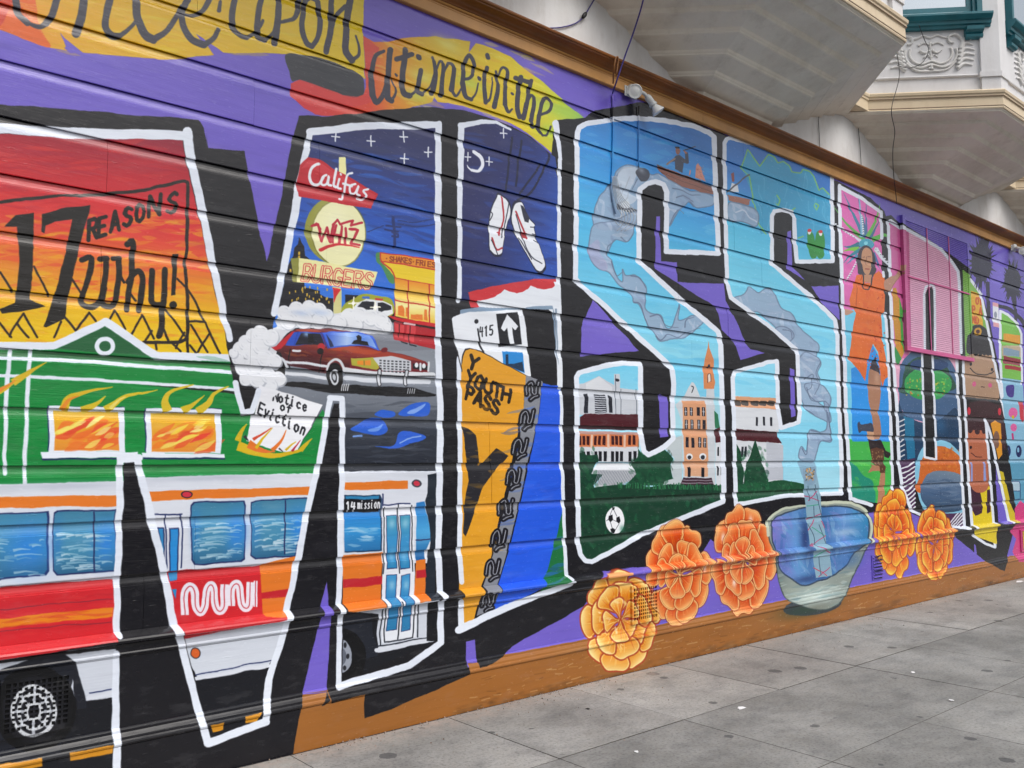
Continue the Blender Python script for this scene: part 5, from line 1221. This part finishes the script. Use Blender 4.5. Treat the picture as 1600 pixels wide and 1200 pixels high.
road = link('road', mesh([(-150, -250, -.14), (170, -250, -.14), (170, -3.9, -.14), (-150, -3.9, -.14)], [(0, 1, 2, 3)]), ASPH)
tag(road, 'dark asphalt street beyond the kerb', None, None, 'structure')
gnd = link('ground', mesh([(-150, -260, -.22), (170, -260, -.22), (170, 160, -.22), (-150, 160, -.22)], [(0, 1, 2, 3)]), ASPH)
tag(gnd, 'plain ground under the street and the building', None, None, 'structure')

# ------------------------------------------------------------------ the building
bld = bpy.data.objects.new('corner_building', None); COL.objects.link(bld); bld.location = (7.0, 0, 0)
tag(bld, 'white building with bay windows above a colourful letter mural on plank siding', 'building')
WA, WB = U0 + .02, U1 - .02
PITCHZ, ZB = .25958, .730
siding = link('siding', Acc().box(WA, WB, .03, .12, .0, 4.5).mesh(), VOID, bld)
for kk in range(14):
    z = ZB + PITCHZ * kk
    top = .2585 if kk < 13 else .30
    prof = [(.014, z + .002), (.001, z), (0, z + .004), (0, z + .206), (.0045, z + .2085), (.0048, z + .214), (.0075, z + .2155), (.0085, z + .223), (.0108, z + .232), (.0128, z + .243), (.0135, z + top), (.03, z + top), (.03, z + .002)]
    if kk == 13:
        prof = [(.014, z + .002), (.001, z), (0, z + .004), (0, z + top), (.03, z + top), (.03, z + .002)]
    cuts = [WA]
    rp = random.Random(kk * 7 + 1); u = WA + rp.uniform(2.0, 4.6)
    while u < WB - 1.2:
        cuts.append(u); u += rp.uniform(3.4, 5.0)
    cuts.append(WB)
    for i in range(len(cuts) - 1):
        dy = rp.uniform(-.0006, .0006)
        g0, g1 = (.0007 if i else 0), (.0007 if i < len(cuts) - 2 else 0)
        link('plank', mesh(*prism([(y + dy, zz) for (y, zz) in prof], cuts[i] + g0, cuts[i + 1] - g1, max(3, int((cuts[i + 1] - cuts[i]) / .5)), .0009, .0013, kk * 10 + i)), MURAL, siding)
# water table: sloping ledge, nosing, cove, bead and apron board
prof = [(.03, .733), (-.004, .731), (-.03, .722), (-.052, .712), (-.062, .706), (-.066, .698), (-.064, .688), (-.056, .684), (-.044, .682), (-.036, .676), (-.033, .664), (-.033, .640), (-.036, .634), (-.036, .628), (-.030, .622), (-.028, .618), (.03, .618)]
link('water_table', mesh(*prism(prof, WA, WB, 34, .0007, .001, 91)), MURAL, bld, smooth_=False)
link('apron_board', mesh(*prism([(.03, .616), (-.027, .616), (-.028, .30), (.03, .30)], WA, WB, 34, .0008, 0, 92)), MURAL, bld)
prof = [(.03, .3), (-.029, .3), (-.034, .296), (-.037, .288), (-.037, .276), (-.042, .270), (-.048, .258), (-.050, .246), (-.056, .240), (-.058, .232), (-.055, .224), (-.051, .220), (.03, .220)]
link('base_moulding', mesh(*prism(prof, WA, WB, 34, .0006, .0008, 93)), MURAL, bld)
link('baseboard', mesh(*prism([(.03, .218), (-.05, .218), (-.05, -.06), (.03, -.06)], WA, WB, 34, .001, 0, 94)), MURAL, bld)
# cornice
PF = [(.03, 4.335), (-.024, 4.335), (-.03, 4.340), (-.03, 4.405), (-.034, 4.408), (-.034, 4.415), (-.026, 4.418), (.03, 4.418)]
PB = [(.03, 4.419), (-.030, 4.419), (-.040, 4.423), (-.043, 4.429), (-.040, 4.435), (.03, 4.436)]
PC = [(.03, 4.437), (-.044, 4.437), (-.047, 4.446), (-.055, 4.458), (-.068, 4.468), (-.088, 4.474), (-.108, 4.477), (-.118, 4.480), (-.118, 4.487), (-.128, 4.490), (-.131, 4.499), (-.13, 4.508), (.03, 4.514)]
fas = link('cornice', Acc().box(WA, WB, .031, .1, 4.33, 4.508).mesh(), VOID, bld)
for nm, pr, mt, cu_ in (('fascia_board', PF, FASCIA, (WA, 2.1, 5.9, 9.3, 12.6, WB)), ('bead_moulding', PB, FASCIA, (WA, 3.4, 7.2, 10.9, WB)), ('crown_moulding', PC, CROWN, (WA, 2.7, 6.45, 9.9, 13.2, WB))):
    for i in range(len(cu_) - 1):
        dy = random.Random(i + len(pr)).uniform(-.0012, .0012)
        link(nm, mesh(*prism([(y + dy * (y < .02), z) for (y, z) in pr], cu_[i] + .001, cu_[i + 1] - .001, 8, .0006, .0008, 95 + i)), mt, fas)
up = link('upper_wall', Acc().box(WA, WB, .0, .12, 4.51, 5.07).box(WA, WB, -.14, .12, 5.26, 8.2).mesh(), PLASTER, bld)
# belt between the bays
link('belt_course', mesh(*prism([(.03, 5.071), (-.17, 5.071), (-.185, 5.078), (-.185, 5.092), (-.178, 5.097), (-.178, 5.185), (-.19, 5.192), (-.19, 5.21), (-.2, 5.218), (-.205, 5.24), (-.2, 5.258), (.03, 5.258)], WA, WB, 10)), BAND, bld)

# ------------------------------------------------------------------ bay windows
HW, HF, PP = 1.83, .93, 1.15
CL = math.hypot(HW - HF, PP - .2); EX, EY = (HW - HF) / CL, -(PP - .2) / CL
def ring(d, z, y0=-.05):
    """trapezoid plan, pushed out by d"""
    k1 = d * .42
    a = (HW + d * 1.45 - (-.2 - y0) * -1 * (HW - HF) / (PP - .2), y0)
    hw = HW + d * 1.45 + (y0 + .2) * (HW - HF) / (PP - .2)
    return [(-hw, y0, z), (-HF - k1, -PP - d, z), (HF + k1, -PP - d, z), (hw, y0, z)]
def loft(rings, cap=True):
    v, f = [], []; n = len(rings[0])
    for r_ in rings:
        v += r_
    for i in range(len(rings) - 1):
        for j in range(n - 1):
            f.append((i * n + j, i * n + j + 1, (i + 1) * n + j + 1, (i + 1) * n + j))
    if cap:
        f.append(tuple(range(n))); f.append(tuple((len(rings) - 1) * n + j for j in range(n)))
    return v, f
def soffit_ring(t, dz=0.0):
    z = 5.066 - .505 * max(t, 0) ** 1.25 + dz
    return [(-(2.06 - 1.44 * t), .004, z), (-(.93 - .42 * t), -(1.13 - 1.03 * t), z), (.93 - .42 * t, -(1.13 - 1.03 * t), z), (2.06 - 1.44 * t, .004, z)]
bay_walls = Acc().add(loft([ring(-.06, 5.24), ring(-.06, 8.2)]))
BAYS = []
bay = link('bay_window', bay_walls.mesh(), BAYW, bld, (10.33, 0, 0))
def sub(name, me, mat, sm_=False):
    o = bpy.data.objects.new(name, me); me.materials.append(mat); COL.objects.link(o); o.parent = bay
    if sm_:
        me.polygons.foreach_set('use_smooth', [True] * len(me.polygons))
    return o
rg = []
NS = 6
for i in range(NS):
    t0, t1 = i / NS, (i + 1) / NS
    rg += [soffit_ring(t0), soffit_ring(t0 + .006, -.010), soffit_ring(t0 + .016, -.014), soffit_ring(t0 + .018, -.021), soffit_ring(t0 + .032, -.022), soffit_ring(t0 + .04, -.018), soffit_ring(t1 - .004, .001)]
rg += [soffit_ring(1.0), soffit_ring(1.02, -.03)]
sub('soffit', mesh(*loft(rg)), SOFFIT)
sub('bay_cornice', mesh(*loft([ring(-.03, 5.062), ring(-.008, 5.064), ring(-.004, 5.076), ring(-.01, 5.092), ring(-.012, 5.184), ring(0, 5.196), ring(.0, 5.212), ring(.012, 5.222), ring(.016, 5.246), ring(.008, 5.258), ring(-.06, 5.262)])), BAND)
for z in (5.090, 5.190, 5.214):
    sub('bay_cornice_line', mesh(*loft([ring(-.012, z - .001), ring(.002 if z > 5.1 else -.004, z + .001), ring(.002 if z > 5.1 else -.004, z + .007), ring(-.012, z + .008)])), LINE)
sub('bead_course', mesh(*loft([ring(-.062, 5.418), ring(-.04, 5.424), ring(-.036, 5.434), ring(-.045, 5.444), ring(-.062, 5.446)])), BAYW)

def face_frame(which):
    """(origin, along, outward) of the bay wall faces; 0 near canted, 1 front, 2 far canted"""
    r_ = ring(-.06, 0)
    a, b = [Vector(p) for p in ((r_[0], r_[1]) if which == 0 else (r_[1], r_[2]) if which == 1 else (r_[2], r_[3]))]
    e = (b - a).normalized(); n = Vector((e.y, -e.x, 0))
    if which == 0:
        a = a + e * ((-.2 - a.y) / e.y) if abs(e.y) > 1e-6 else a
    L_ = (b - a).length
    if which == 2:
        L_ = ((-.2 - a.y) / e.y)
    return a, e, n, L_
def fpt(fr, s, o, z):
    a, e, n, _ = fr
    p = a + e * s + n * o
    return (p.x, p.y, z)
def fbox(ac, fr, s0, s1, o0, o1, z0, z1):
    v = [fpt(fr, s, o, z) for z in (z0, z1) for o in (o0, o1) for s in (s0, s1)]
    return ac.add((v, [(0, 1, 3, 2), (4, 5, 7, 6), (0, 1, 5, 4), (2, 3, 7, 6), (0, 2, 6, 4), (1, 3, 7, 5)]))
def fpoly(ac, fr, prof, s0, s1):
    """profile (o, z) swept along the face"""
    n = len(prof); v = [fpt(fr, s, o, z) for s in (s0, s1) for (o, z) in prof]
    f = [(j, (j + 1) % n, n + (j + 1) % n, n + j) for j in range(n)] + [tuple(range(n)), tuple(n + j for j in range(n))]
    return ac.add((v, f))
SCROLL = [  # relief strokes: (radius, end radius, points in face metres (s, z))
    (.016, .012, '.16,.20 .13,.30 .16,.38 .22,.41 .27,.38 .26,.33 .22,.32'), (.016, .012, '.74,.20 .77,.30 .74,.38 .68,.41 .63,.38 .64,.33 .68,.32'),
    (.013, .013, '.20,.26 .19,.19 .24,.10 .34,.06 .45,.09 .56,.06 .66,.10 .71,.19 .70,.26'), (.011, .011, '.25,.27 .24,.20 .28,.13 .36,.10 .45,.13 .54,.10 .62,.13 .66,.20 .65,.27'),
    (.012, .008, '.25,.37 .32,.385 .38,.41 .45,.385 .52,.41 .58,.385 .65,.37'), (.014, .01, '.45,.09 .45,.06 .42,.05'), (.013, .01, '.20,.12 .30,.035 .45,.02 .60,.035 .70,.12'),
    (.010, .006, '.33,.30 .38,.33 .44,.31'), (.010, .006, '.46,.31 .52,.33 .58,.30'), (.013, .007, '.34,.25 .39,.22 .44,.25'), (.013, .007, '.46,.25 .51,.22 .56,.25'), (.010, .006, '.45,.34 .45,.22 .45,.14'), (.009, .005, '.38,.17 .42,.20 .45,.17 .48,.20 .52,.17')]
for i in range(6):
    zz = .05 + i * .055; ln_ = .13 - abs(i - 2.5) * .014
    SCROLL.append((.021, .007, '%g,%g %g,%g %g,%g' % (.20 - i * .008, .04 + i * .04, .13 - i * .004, zz + .035, .14 - ln_, zz + .02)))
    SCROLL.append((.021, .007, '%g,%g %g,%g %g,%g' % (.70 + i * .008, .04 + i * .04, .77 + i * .004, zz + .035, .76 + ln_, zz + .02)))
for w in (0, 1, 2):
    fr = face_frame(w); LEN = fr[3]
    c = .575 if w == 0 else LEN / 2 if w == 1 else LEN - .575
    hw_ = .5 if w != 1 else .62
    zt = 7.9
    ac = Acc()
    for a, b in ((c - hw_, c - hw_ + .05), (c + hw_ - .05, c + hw_)):
        fbox(ac, fr, a, b, 0, .07, 6.062, zt)
    for a, b in ((c - hw_ + .05, c - hw_ + .085), (c + hw_ - .085, c + hw_ - .05)):
        fbox(ac, fr, a, b, 0, .045, 6.062, zt)
    fbox(ac, fr, c - hw_ - .02, c + hw_ + .02, 0, .08, zt, zt + .1)
    wf = sub('window_frame', ac.mesh(), TEAL)
    ac = Acc(); i0, i1 = c - hw_ + .085, c + hw_ - .085
    fbox(ac, fr, i0, i1, 0, .022, 6.062, 6.16); fbox(ac, fr, i0, i0 + .05, 0, .022, 6.16, zt); fbox(ac, fr, i1 - .05, i1, 0, .022, 6.16, zt); fbox(ac, fr, i0, i1, 0, .03, 6.95, 7.0)
    sub('window_sash', ac.mesh(), TEAL)
    ac = Acc(); fbox(ac, fr, i0 + .05, i1 - .05, -.002, .01, 6.16, zt)
    sub('window_pane', ac.mesh(), GLASS)
    ac = Acc(); fpoly(ac, fr, [(0, 5.925), (.05, 5.925), (.055, 5.95), (.075, 5.955), (.08, 5.985), (.10, 5.992), (.125, 6.022), (.13, 6.03), (.13, 6.05), (.12, 6.058), (0, 6.066)], c - hw_ - .08, c + hw_ + .08)
    sub('window_sill', ac.mesh(), TEAL)
    for s in (c - hw_ + .08, c + hw_ - .08):
        ac = Acc(); fpoly(ac, fr, [(0, 5.81), (.03, 5.812), (.05, 5.825), (.055, 5.85), (.04, 5.862), (.06, 5.875), (.085, 5.89), (.09, 5.924), (0, 5.924)], s - .085, s + .085)
        sub('bracket', ac.mesh(), TEAL)
    ac = Acc()
    for (r0, r1, s) in SCROLL:
        p = P(s); sx = 1.0
        ac.add(tube([fpt(fr, c - .45 + q_[0], .004, 5.475 + q_[1] * .98) for q_ in p], r0 * 1.3, r1 * 1.2, 6))
    ac.add(tube([fpt(fr, c, .0, 5.51), fpt(fr, c, .0, 5.55)], .03, .012, 8, False))
    sub('cartouche', ac.mesh(), PLASTER, True)
    if w == 1:
        for s in (-.015, LEN + .015):
            pass
# corner pilasters of the bay
for sgn in (-1, 1):
    for (dw, z0, z1, dep) in ((.17, 5.262, 8.1, .035), (.19, 5.40, 5.455, .05)):
        x, y = sgn * (HF - .025), -PP + .06
        fa, fb = face_frame(0 if sgn < 0 else 2), face_frame(1)
        e0 = fa[1] * (-1 if sgn < 0 else 1); n0 = fa[2]; e1 = Vector((-sgn, 0, 0)); n1 = fb[2]
        c0 = Vector((sgn * (HF - .06 * .42), -PP + .06, 0))
        bis = (n0 + n1).normalized() * (dep / max((n0 + n1).normalized().dot(n1), .3))
        pl = [c0 + e0 * dw, c0 + e0 * dw + n0 * dep, c0 + bis, c0 + e1 * dw + n1 * dep, c0 + e1 * dw]
        v = [(p.x, p.y, z) for z in (z0, z1) for p in pl]
        sub('pilaster' if dep < .04 else 'pilaster_bead', mesh(v, [(j, (j + 1) % 5, 5 + (j + 1) % 5, 5 + j) for j in range(5)] + [tuple(range(5)), tuple(range(5, 10))]), BAYW)
for cu in (2.33, 6.33, 14.33):
    b2 = bay.copy(); COL.objects.link(b2); b2.location = (cu - 7.0, 0, 0)
    for ch in list(bay.children):
        c2 = ch.copy(); COL.objects.link(c2); c2.parent = b2

# ------------------------------------------------------------------ screened window and wall vents
_c = [on_plane([p], .03)[0] for p in ((1412, 336), (1513, 376), (1415, 541), (1505, 556))]
CU0, CU1, CZ0, CZ1 = float(_c[0][0] + _c[2][0]) / 2, float(_c[1][0]), float(_c[2][1] + _c[3][1]) / 2, float(_c[0][1] + _c[1][1]) / 2
PINK = plain('pink_screen_paint', 'cf5f96', .4, .12, 4, (1, 1, 6), .2, .002)
ac = Acc().box(CU1 - .05, CU1, -.034, -.001, CZ0, CZ1).box(CU0, CU1 - .05, -.034, -.001, CZ1 - .05, CZ1)
scr = link('window_screen', ac.mesh(), MURAL, bld)
link('side_frame', Acc().box(CU0, CU0 + .07, -.034, -.001, CZ0, CZ1 - .051).mesh(), MURAL, scr)
link('bottom_frame', Acc().box(CU0 - .01, CU1 + .01, -.038, -.001, CZ0 - .045, CZ0 - .001).mesh(), PINK, scr)
n_sl = 62
u0_, u1_ = CU0 + .071, CU1 - .051
me = Acc().add(([(u0_, -.032, -.0100), (u1_, -.032, -.0100), (u1_, -.027, .0100), (u0_, -.027, .0100), (u0_, -.028, -.0105), (u1_, -.028, -.0105), (u1_, -.023, .0095), (u0_, -.023, .0095)],
                [(0, 1, 2, 3), (4, 5, 6, 7), (0, 1, 5, 4), (2, 3, 7, 6), (0, 3, 7, 4), (1, 2, 6, 5)])).mesh()
for i in range(n_sl):
    link('slat', me, MURAL, scr, (0, 0, CZ0 + .012 + (CZ1 - CZ0 - .075) * i / (n_sl - 1)))
for k_ in (.33, .66):
    u = CU0 + (CU1 - CU0) * k_
    link('upright_bar', Acc().box(u, u + .018, -.037, -.0325, CZ0 + .001, CZ1 - .051).mesh(), PINK, scr)
link('cross_bar', Acc().box(u0_, u1_, -.041, -.0375, CZ0 + (CZ1 - CZ0) * .53, CZ0 + (CZ1 - CZ0) * .53 + .016).mesh(), PINK, scr)
link('dark_opening', Acc().box(u0_, u1_, -.016, -.003, CZ0 + .001, CZ1 - .052).mesh(), MURAL, scr)

def grid_vent(u0, u1, z0, z1, nx, nz, mat=MURAL):
    ac = Acc().box(u0, u1, -.044, -.029, z0, z0 + .025).box(u0, u1, -.044, -.029, z1 - .02, z1).box(u0, u0 + .02, -.044, -.029, z0 + .025, z1 - .02).box(u1 - .02, u1, -.044, -.029, z0 + .025, z1 - .02)
    v = link('wall_vent', ac.mesh(), mat, bld)
    link('vent_hole', Acc().box(u0 + .02, u1 - .02, -.034, -.0295, z0 + .025, z1 - .02).mesh(), VOID, v)
    w = u1 - u0 - .04; h = z1 - z0 - .045
    mb = Acc().box(-.0045, .0045, -.0425, -.0345, 0, h).mesh(); mh = Acc().box(0, w, -.0435, -.0345, -.004, .004).mesh()
    for i in range(1, nx):
        link('upright_bar', mb, mat, v, (u0 + .02 + w * i / nx, 0, z0 + .025))
    for i in range(1, nz):
        link('cross_bar', mh, mat, v, (u0 + .02, 0, z0 + .025 + h * i / nz))
grid_vent(4.925, 5.225, .33, .605, 11, 9)
grid_vent(.872, 1.16, .345, .595, 11, 10)
grid_vent(12.49, 12.79, .32, .60, 9, 14)
ac = Acc().box(8.54, 8.765, -.036, -.029, .32, .56)
lv = link('wall_vent', ac.mesh(), MURAL, bld)
for i in range(8):
    z = .335 + i * .0275
    link('slat', mesh([(8.555, -.037, z), (8.75, -.037, z), (8.75, -.05, z + .006), (8.555, -.05, z + .006), (8.555, -.037, z + .016), (8.75, -.037, z + .016)], [(0, 1, 2, 3), (3, 2, 5, 4), (0, 3, 4), (1, 2, 5)]), MURAL, lv)

# ------------------------------------------------------------------ flood lamps
def lathe(prof, org, axis, seg=20):
    """profile (radius, distance along axis)"""
    ax = Vector(axis).normalized(); a = ax.orthogonal().normalized(); b = ax.cross(a)
    v, f = [], []
    for (r_, d) in prof:
        for j in range(seg):
            t = 2 * math.pi * j / seg
            v.append(tuple(Vector(org) + ax * d + (a * math.cos(t) + b * math.sin(t)) * r_))
    for i in range(len(prof) - 1):
        for j in range(seg):
            f.append((i * seg + j, i * seg + (j + 1) % seg, (i + 1) * seg + (j + 1) % seg, (i + 1) * seg + j))
    f.append(tuple(range(seg))); f.append(tuple((len(prof) - 1) * seg + j for j in range(seg)))
    return v, f
def flood_lamp(label, u, z):
    root = bpy.data.objects.new('flood_lamp', None); COL.objects.link(root); root.location = (u, -.03, z)
    tag(root, label, 'lamp', 'twin flood lamps under the cornice')
    O_ = Vector((u, -.03, z))
    link('mounting_box', mesh(*lathe([(.001, 0), (.046, 0), (.05, .006), (.048, .03), (.04, .042), (.015, .048), (.001, .049)], O_, (0, -1, 0))), LAMPW, root, (0, 0, 0), True).location = (-u, .03, -z)
    jb = link('junction_box', Acc().box(u - .07, u + .07, -.036, -.0305, z - .05, z + .03).box(u - .055, u + .055, -.048, -.0361, z - .042, z + .022).mesh(), LAMPW, root, (0, 0, 0)); jb.location = (-u, .03, -z)
    for (j0, ax) in (((-.045, -.07, -.03), (-.62, -.66, -.42)), ((.13, -.065, -.035), (.50, -.34, -.80))):
        st = O_ + Vector((j0[0] * .25, -.04, 0)); jt = O_ + Vector(j0); a = Vector(ax).normalized()
        for nm, vf, mt in (('arm', tube([tuple(st), tuple((st + jt) / 2 + Vector((0, -.012, .004))), tuple(jt)], .013, .013, 10), LAMPW),
                           ('socket', lathe([(.001, -.02), (.017, -.02), (.024, -.008), (.027, .0), (.027, .055), (.032, .06), (.032, .075), (.001, .075)], jt, a), LAMPW),
                           ('bulb', lathe([(.001, .076), (.024, .077), (.028, .088), (.036, .102), (.048, .126), (.052, .132), (.053, .139), (.049, .141), (.047, .137), (.03, .143), (.001, .145)], jt, a), BULB)):
            o = link(nm, mesh(*vf), mt, root, (0, 0, 0), nm != 'socket'); o.location = (-u, .03, -z)
    return root
flood_lamp('white twin flood lamp below the brown cornice above the first blue S', 4.985, 4.352)
flood_lamp('white twin flood lamp at the far end of the brown cornice by the palms', 12.72, 4.35)

# ------------------------------------------------------------------ cables
def cable(name, label, pts, r, mat, cat='cable', group='loose cables on the facade'):
    base = pts[-1]
    vf = tube(pts, r, r, 7)
    o = link(name, mesh([(p[0] - base[0], p[1] - base[1], p[2] - base[2]) for p in vf[0]], vf[1]), mat, None, base, True)
    return tag(o, label, cat, group)
W_ = wallpt
cable('hanging_cable', 'dark purple cable slanting down from the bay to the cornice beside the twin flood lamp', [W_(1012, -40, .50), W_(1004, 4, .42), W_(990, 50, .30), W_(975, 92, .21), W_(963, 128, .15), W_(957, 146, .05)], .006, PURC)
cable('painted_cable', 'painted over cable running straight down through the left side of the first S', [W_(957, 147, .012), W_(958, 200, .008), W_(957, 250, .008), W_(956, 300, .01), W_(962, 334, .012)], .007, MURAL)
cable('painted_cable', 'thin blue painted conduit below the twin flood lamp', [W_(998, 166, .012), W_(998, 200, .008), W_(998, 262, .008)], .005, MURAL)
cable('cable_loop', 'small brown cable loop over the cornice left of the twin flood lamp', [W_(963, 118, .138), W_(966, 92, .145), W_(962, 91, .15), W_(959, 110, .135), W_(958, 130, .06)], .006, RUSTC)
cable('plaster_cable', 'dark cable curving across the white plaster toward the top edge', [W_(935, -12, .03), W_(922, 10, .02), W_(912, 26, .02), W_(898, 37, .012), W_(875, 43, .012), W_(850, 44, .012)], .005, PURC)
cn = W_(913, 24, .025)
o = link('cable_connector', mesh(*lathe([(.001, -.035), (.008, -.034), (.015, -.02), (.017, 0), (.014, .02), (.008, .034), (.001, .035)], (0, 0, 0), (.6, 0, .8), 10)), BLACKC, None, cn, True)
tag(o, 'small black connector where the cable on white plaster joins', 'connector')
cable('thin_cable', 'thin grey cable hanging down the plaster just right of the first bay', [W_(1290, 158, .03), W_(1281, 166, .015), W_(1279, 185, .012), W_(1280, 210, .012), W_(1281, 236, .012)], .0032, BLACKC)
cable('thin_cable', 'thin cable hanging from the bracket end of the second bay soffit', [W_(1352, 178, .12), W_(1345, 184, .03), W_(1341, 196, .012), W_(1344, 230, .012), W_(1346, 266, .012)], .003, BLACKC)
def bayf(s, o, z):
    p = fpt(face_frame(0), s, o, z); return (p[0] + 10.33, p[1], p[2])
cable('drop_cable', 'long black cable hanging past the shell ornament down to the cornice', [bayf(.30, .15, 6.02), bayf(.22, .16, 5.9), bayf(.20, .12, 5.7), bayf(.21, .14, 5.4), W_(1393, 170, .45), W_(1398, 205, .38), W_(1395, 235, .32), W_(1396, 270, .25), W_(1400, 305, .16), W_(1401, 318, .10)], .004, BLACKC)
cable('cable_loop', 'black cable loop lying across the left half of the shell ornament', [bayf(.42, .14, 5.93), bayf(.50, .05, 5.82), bayf(.54, .045, 5.7), bayf(.47, .05, 5.57), bayf(.34, .05, 5.52), bayf(.22, .06, 5.55)], .0035, BLACKC)
wb = bpy.data.objects.new('wire_bundle', None); COL.objects.link(wb); wb.location = W_(962, 300, .01)
tag(wb, 'bundle of loose thin grey wires curling out of the wall by the painted smoke', 'wires')
for i in range(6):
    x = 966 + i * 4.6
    vf = tube([W_(956 + i * 1.5, 275, .012), W_(960 + i * 2.2, 305, .03), W_(x, 326, .045), W_(x + 6, 338, .06 + .008 * (i % 3)), W_(x + 1, 352, .05), W_(961 + i * 3, 345 + (i % 2) * 16, .03)], .0022, .0022, 7)
    link('wire', mesh(*vf), GREYC, wb, (0, 0, 0), True)

# ------------------------------------------------------------------ litter on the slabs
def scrap(label, x, y, w, d, mat, seed, rot, name='paper_scrap', cat='litter'):
    r = random.Random(seed); a = np.array([x, y], float)
    dd = _F * FPX + _R * (x - 800) - _U * (y - 600); t = -CAM_H / dd[2]; px_, py_ = dd[0] * t, dd[1] * t - CAM_D
    n = 6; v, f = [], []
    for z in (0.0, .0012):
        for i in range(n):
            th = 2 * math.pi * i / n
            k_ = r.uniform(.4, 1.1)
            v.append((w / 2 * math.cos(th) * k_, d / 2 * math.sin(th) * k_, .001 + z + r.uniform(0, .0025) * (z > 0)))
    f = [tuple(range(n)), tuple(range(n, 2 * n))] + [(i, (i + 1) % n, n + (i + 1) % n, n + i) for i in range(n)]
    o = link(name, mesh(v, f), mat, None, (px_, py_, .001)); o.rotation_euler[2] = rot
    tag(o, label, cat)
scrap('white crumpled paper scrap by the joint of the second slab row', 1158, 1107, .085, .06, PAPER, 1, .4)
scrap('small white paper bit in the middle of the sidewalk', 1427, 1051, .05, .03, PAPER, 2, .2)
scrap('small white paper bit nearest the far right slabs', 1487, 1095, .045, .035, PAPER, 3, 1.2)
scrap('small yellowish paper bit low in front of the baseboard', 994, 1175, .035, .03, PAPER, 4, .9)
scrap('round black spot of litter near the baseboard', 918, 1108, .035, .032, DARKL, 5, 0, 'dark_litter')
scrap('long white paper strip at the far end against the wall', 1592, 909, .25, .09, PAPER, 6, .1)
ac = Acc(); r = random.Random(11)
for i in range(1300):
    u = r.uniform(.5, 12.5) if i % 4 else r.gauss(r.choice((2.6, 3.9, 4.45, 6.1, 7.9)), .12); y = -.055 - abs(r.gauss(0, .035 if i % 3 else .3)); s_ = r.uniform(.0025, .008)
    p = [(u + r.uniform(-s_, s_), y + r.uniform(-s_, s_), .0) for _ in range(3)]
    ac.add(([*p, (u, y, s_ * 1.1)], [(0, 1, 2), (0, 1, 3), (1, 2, 3), (2, 0, 3)]))
tag(link('grit', ac.mesh(), plain('grit_mix', 'a08c80', .9, .5, 40)), 'fine grit and paint flakes along the foot of the wall', 'grit', None, 'stuff')
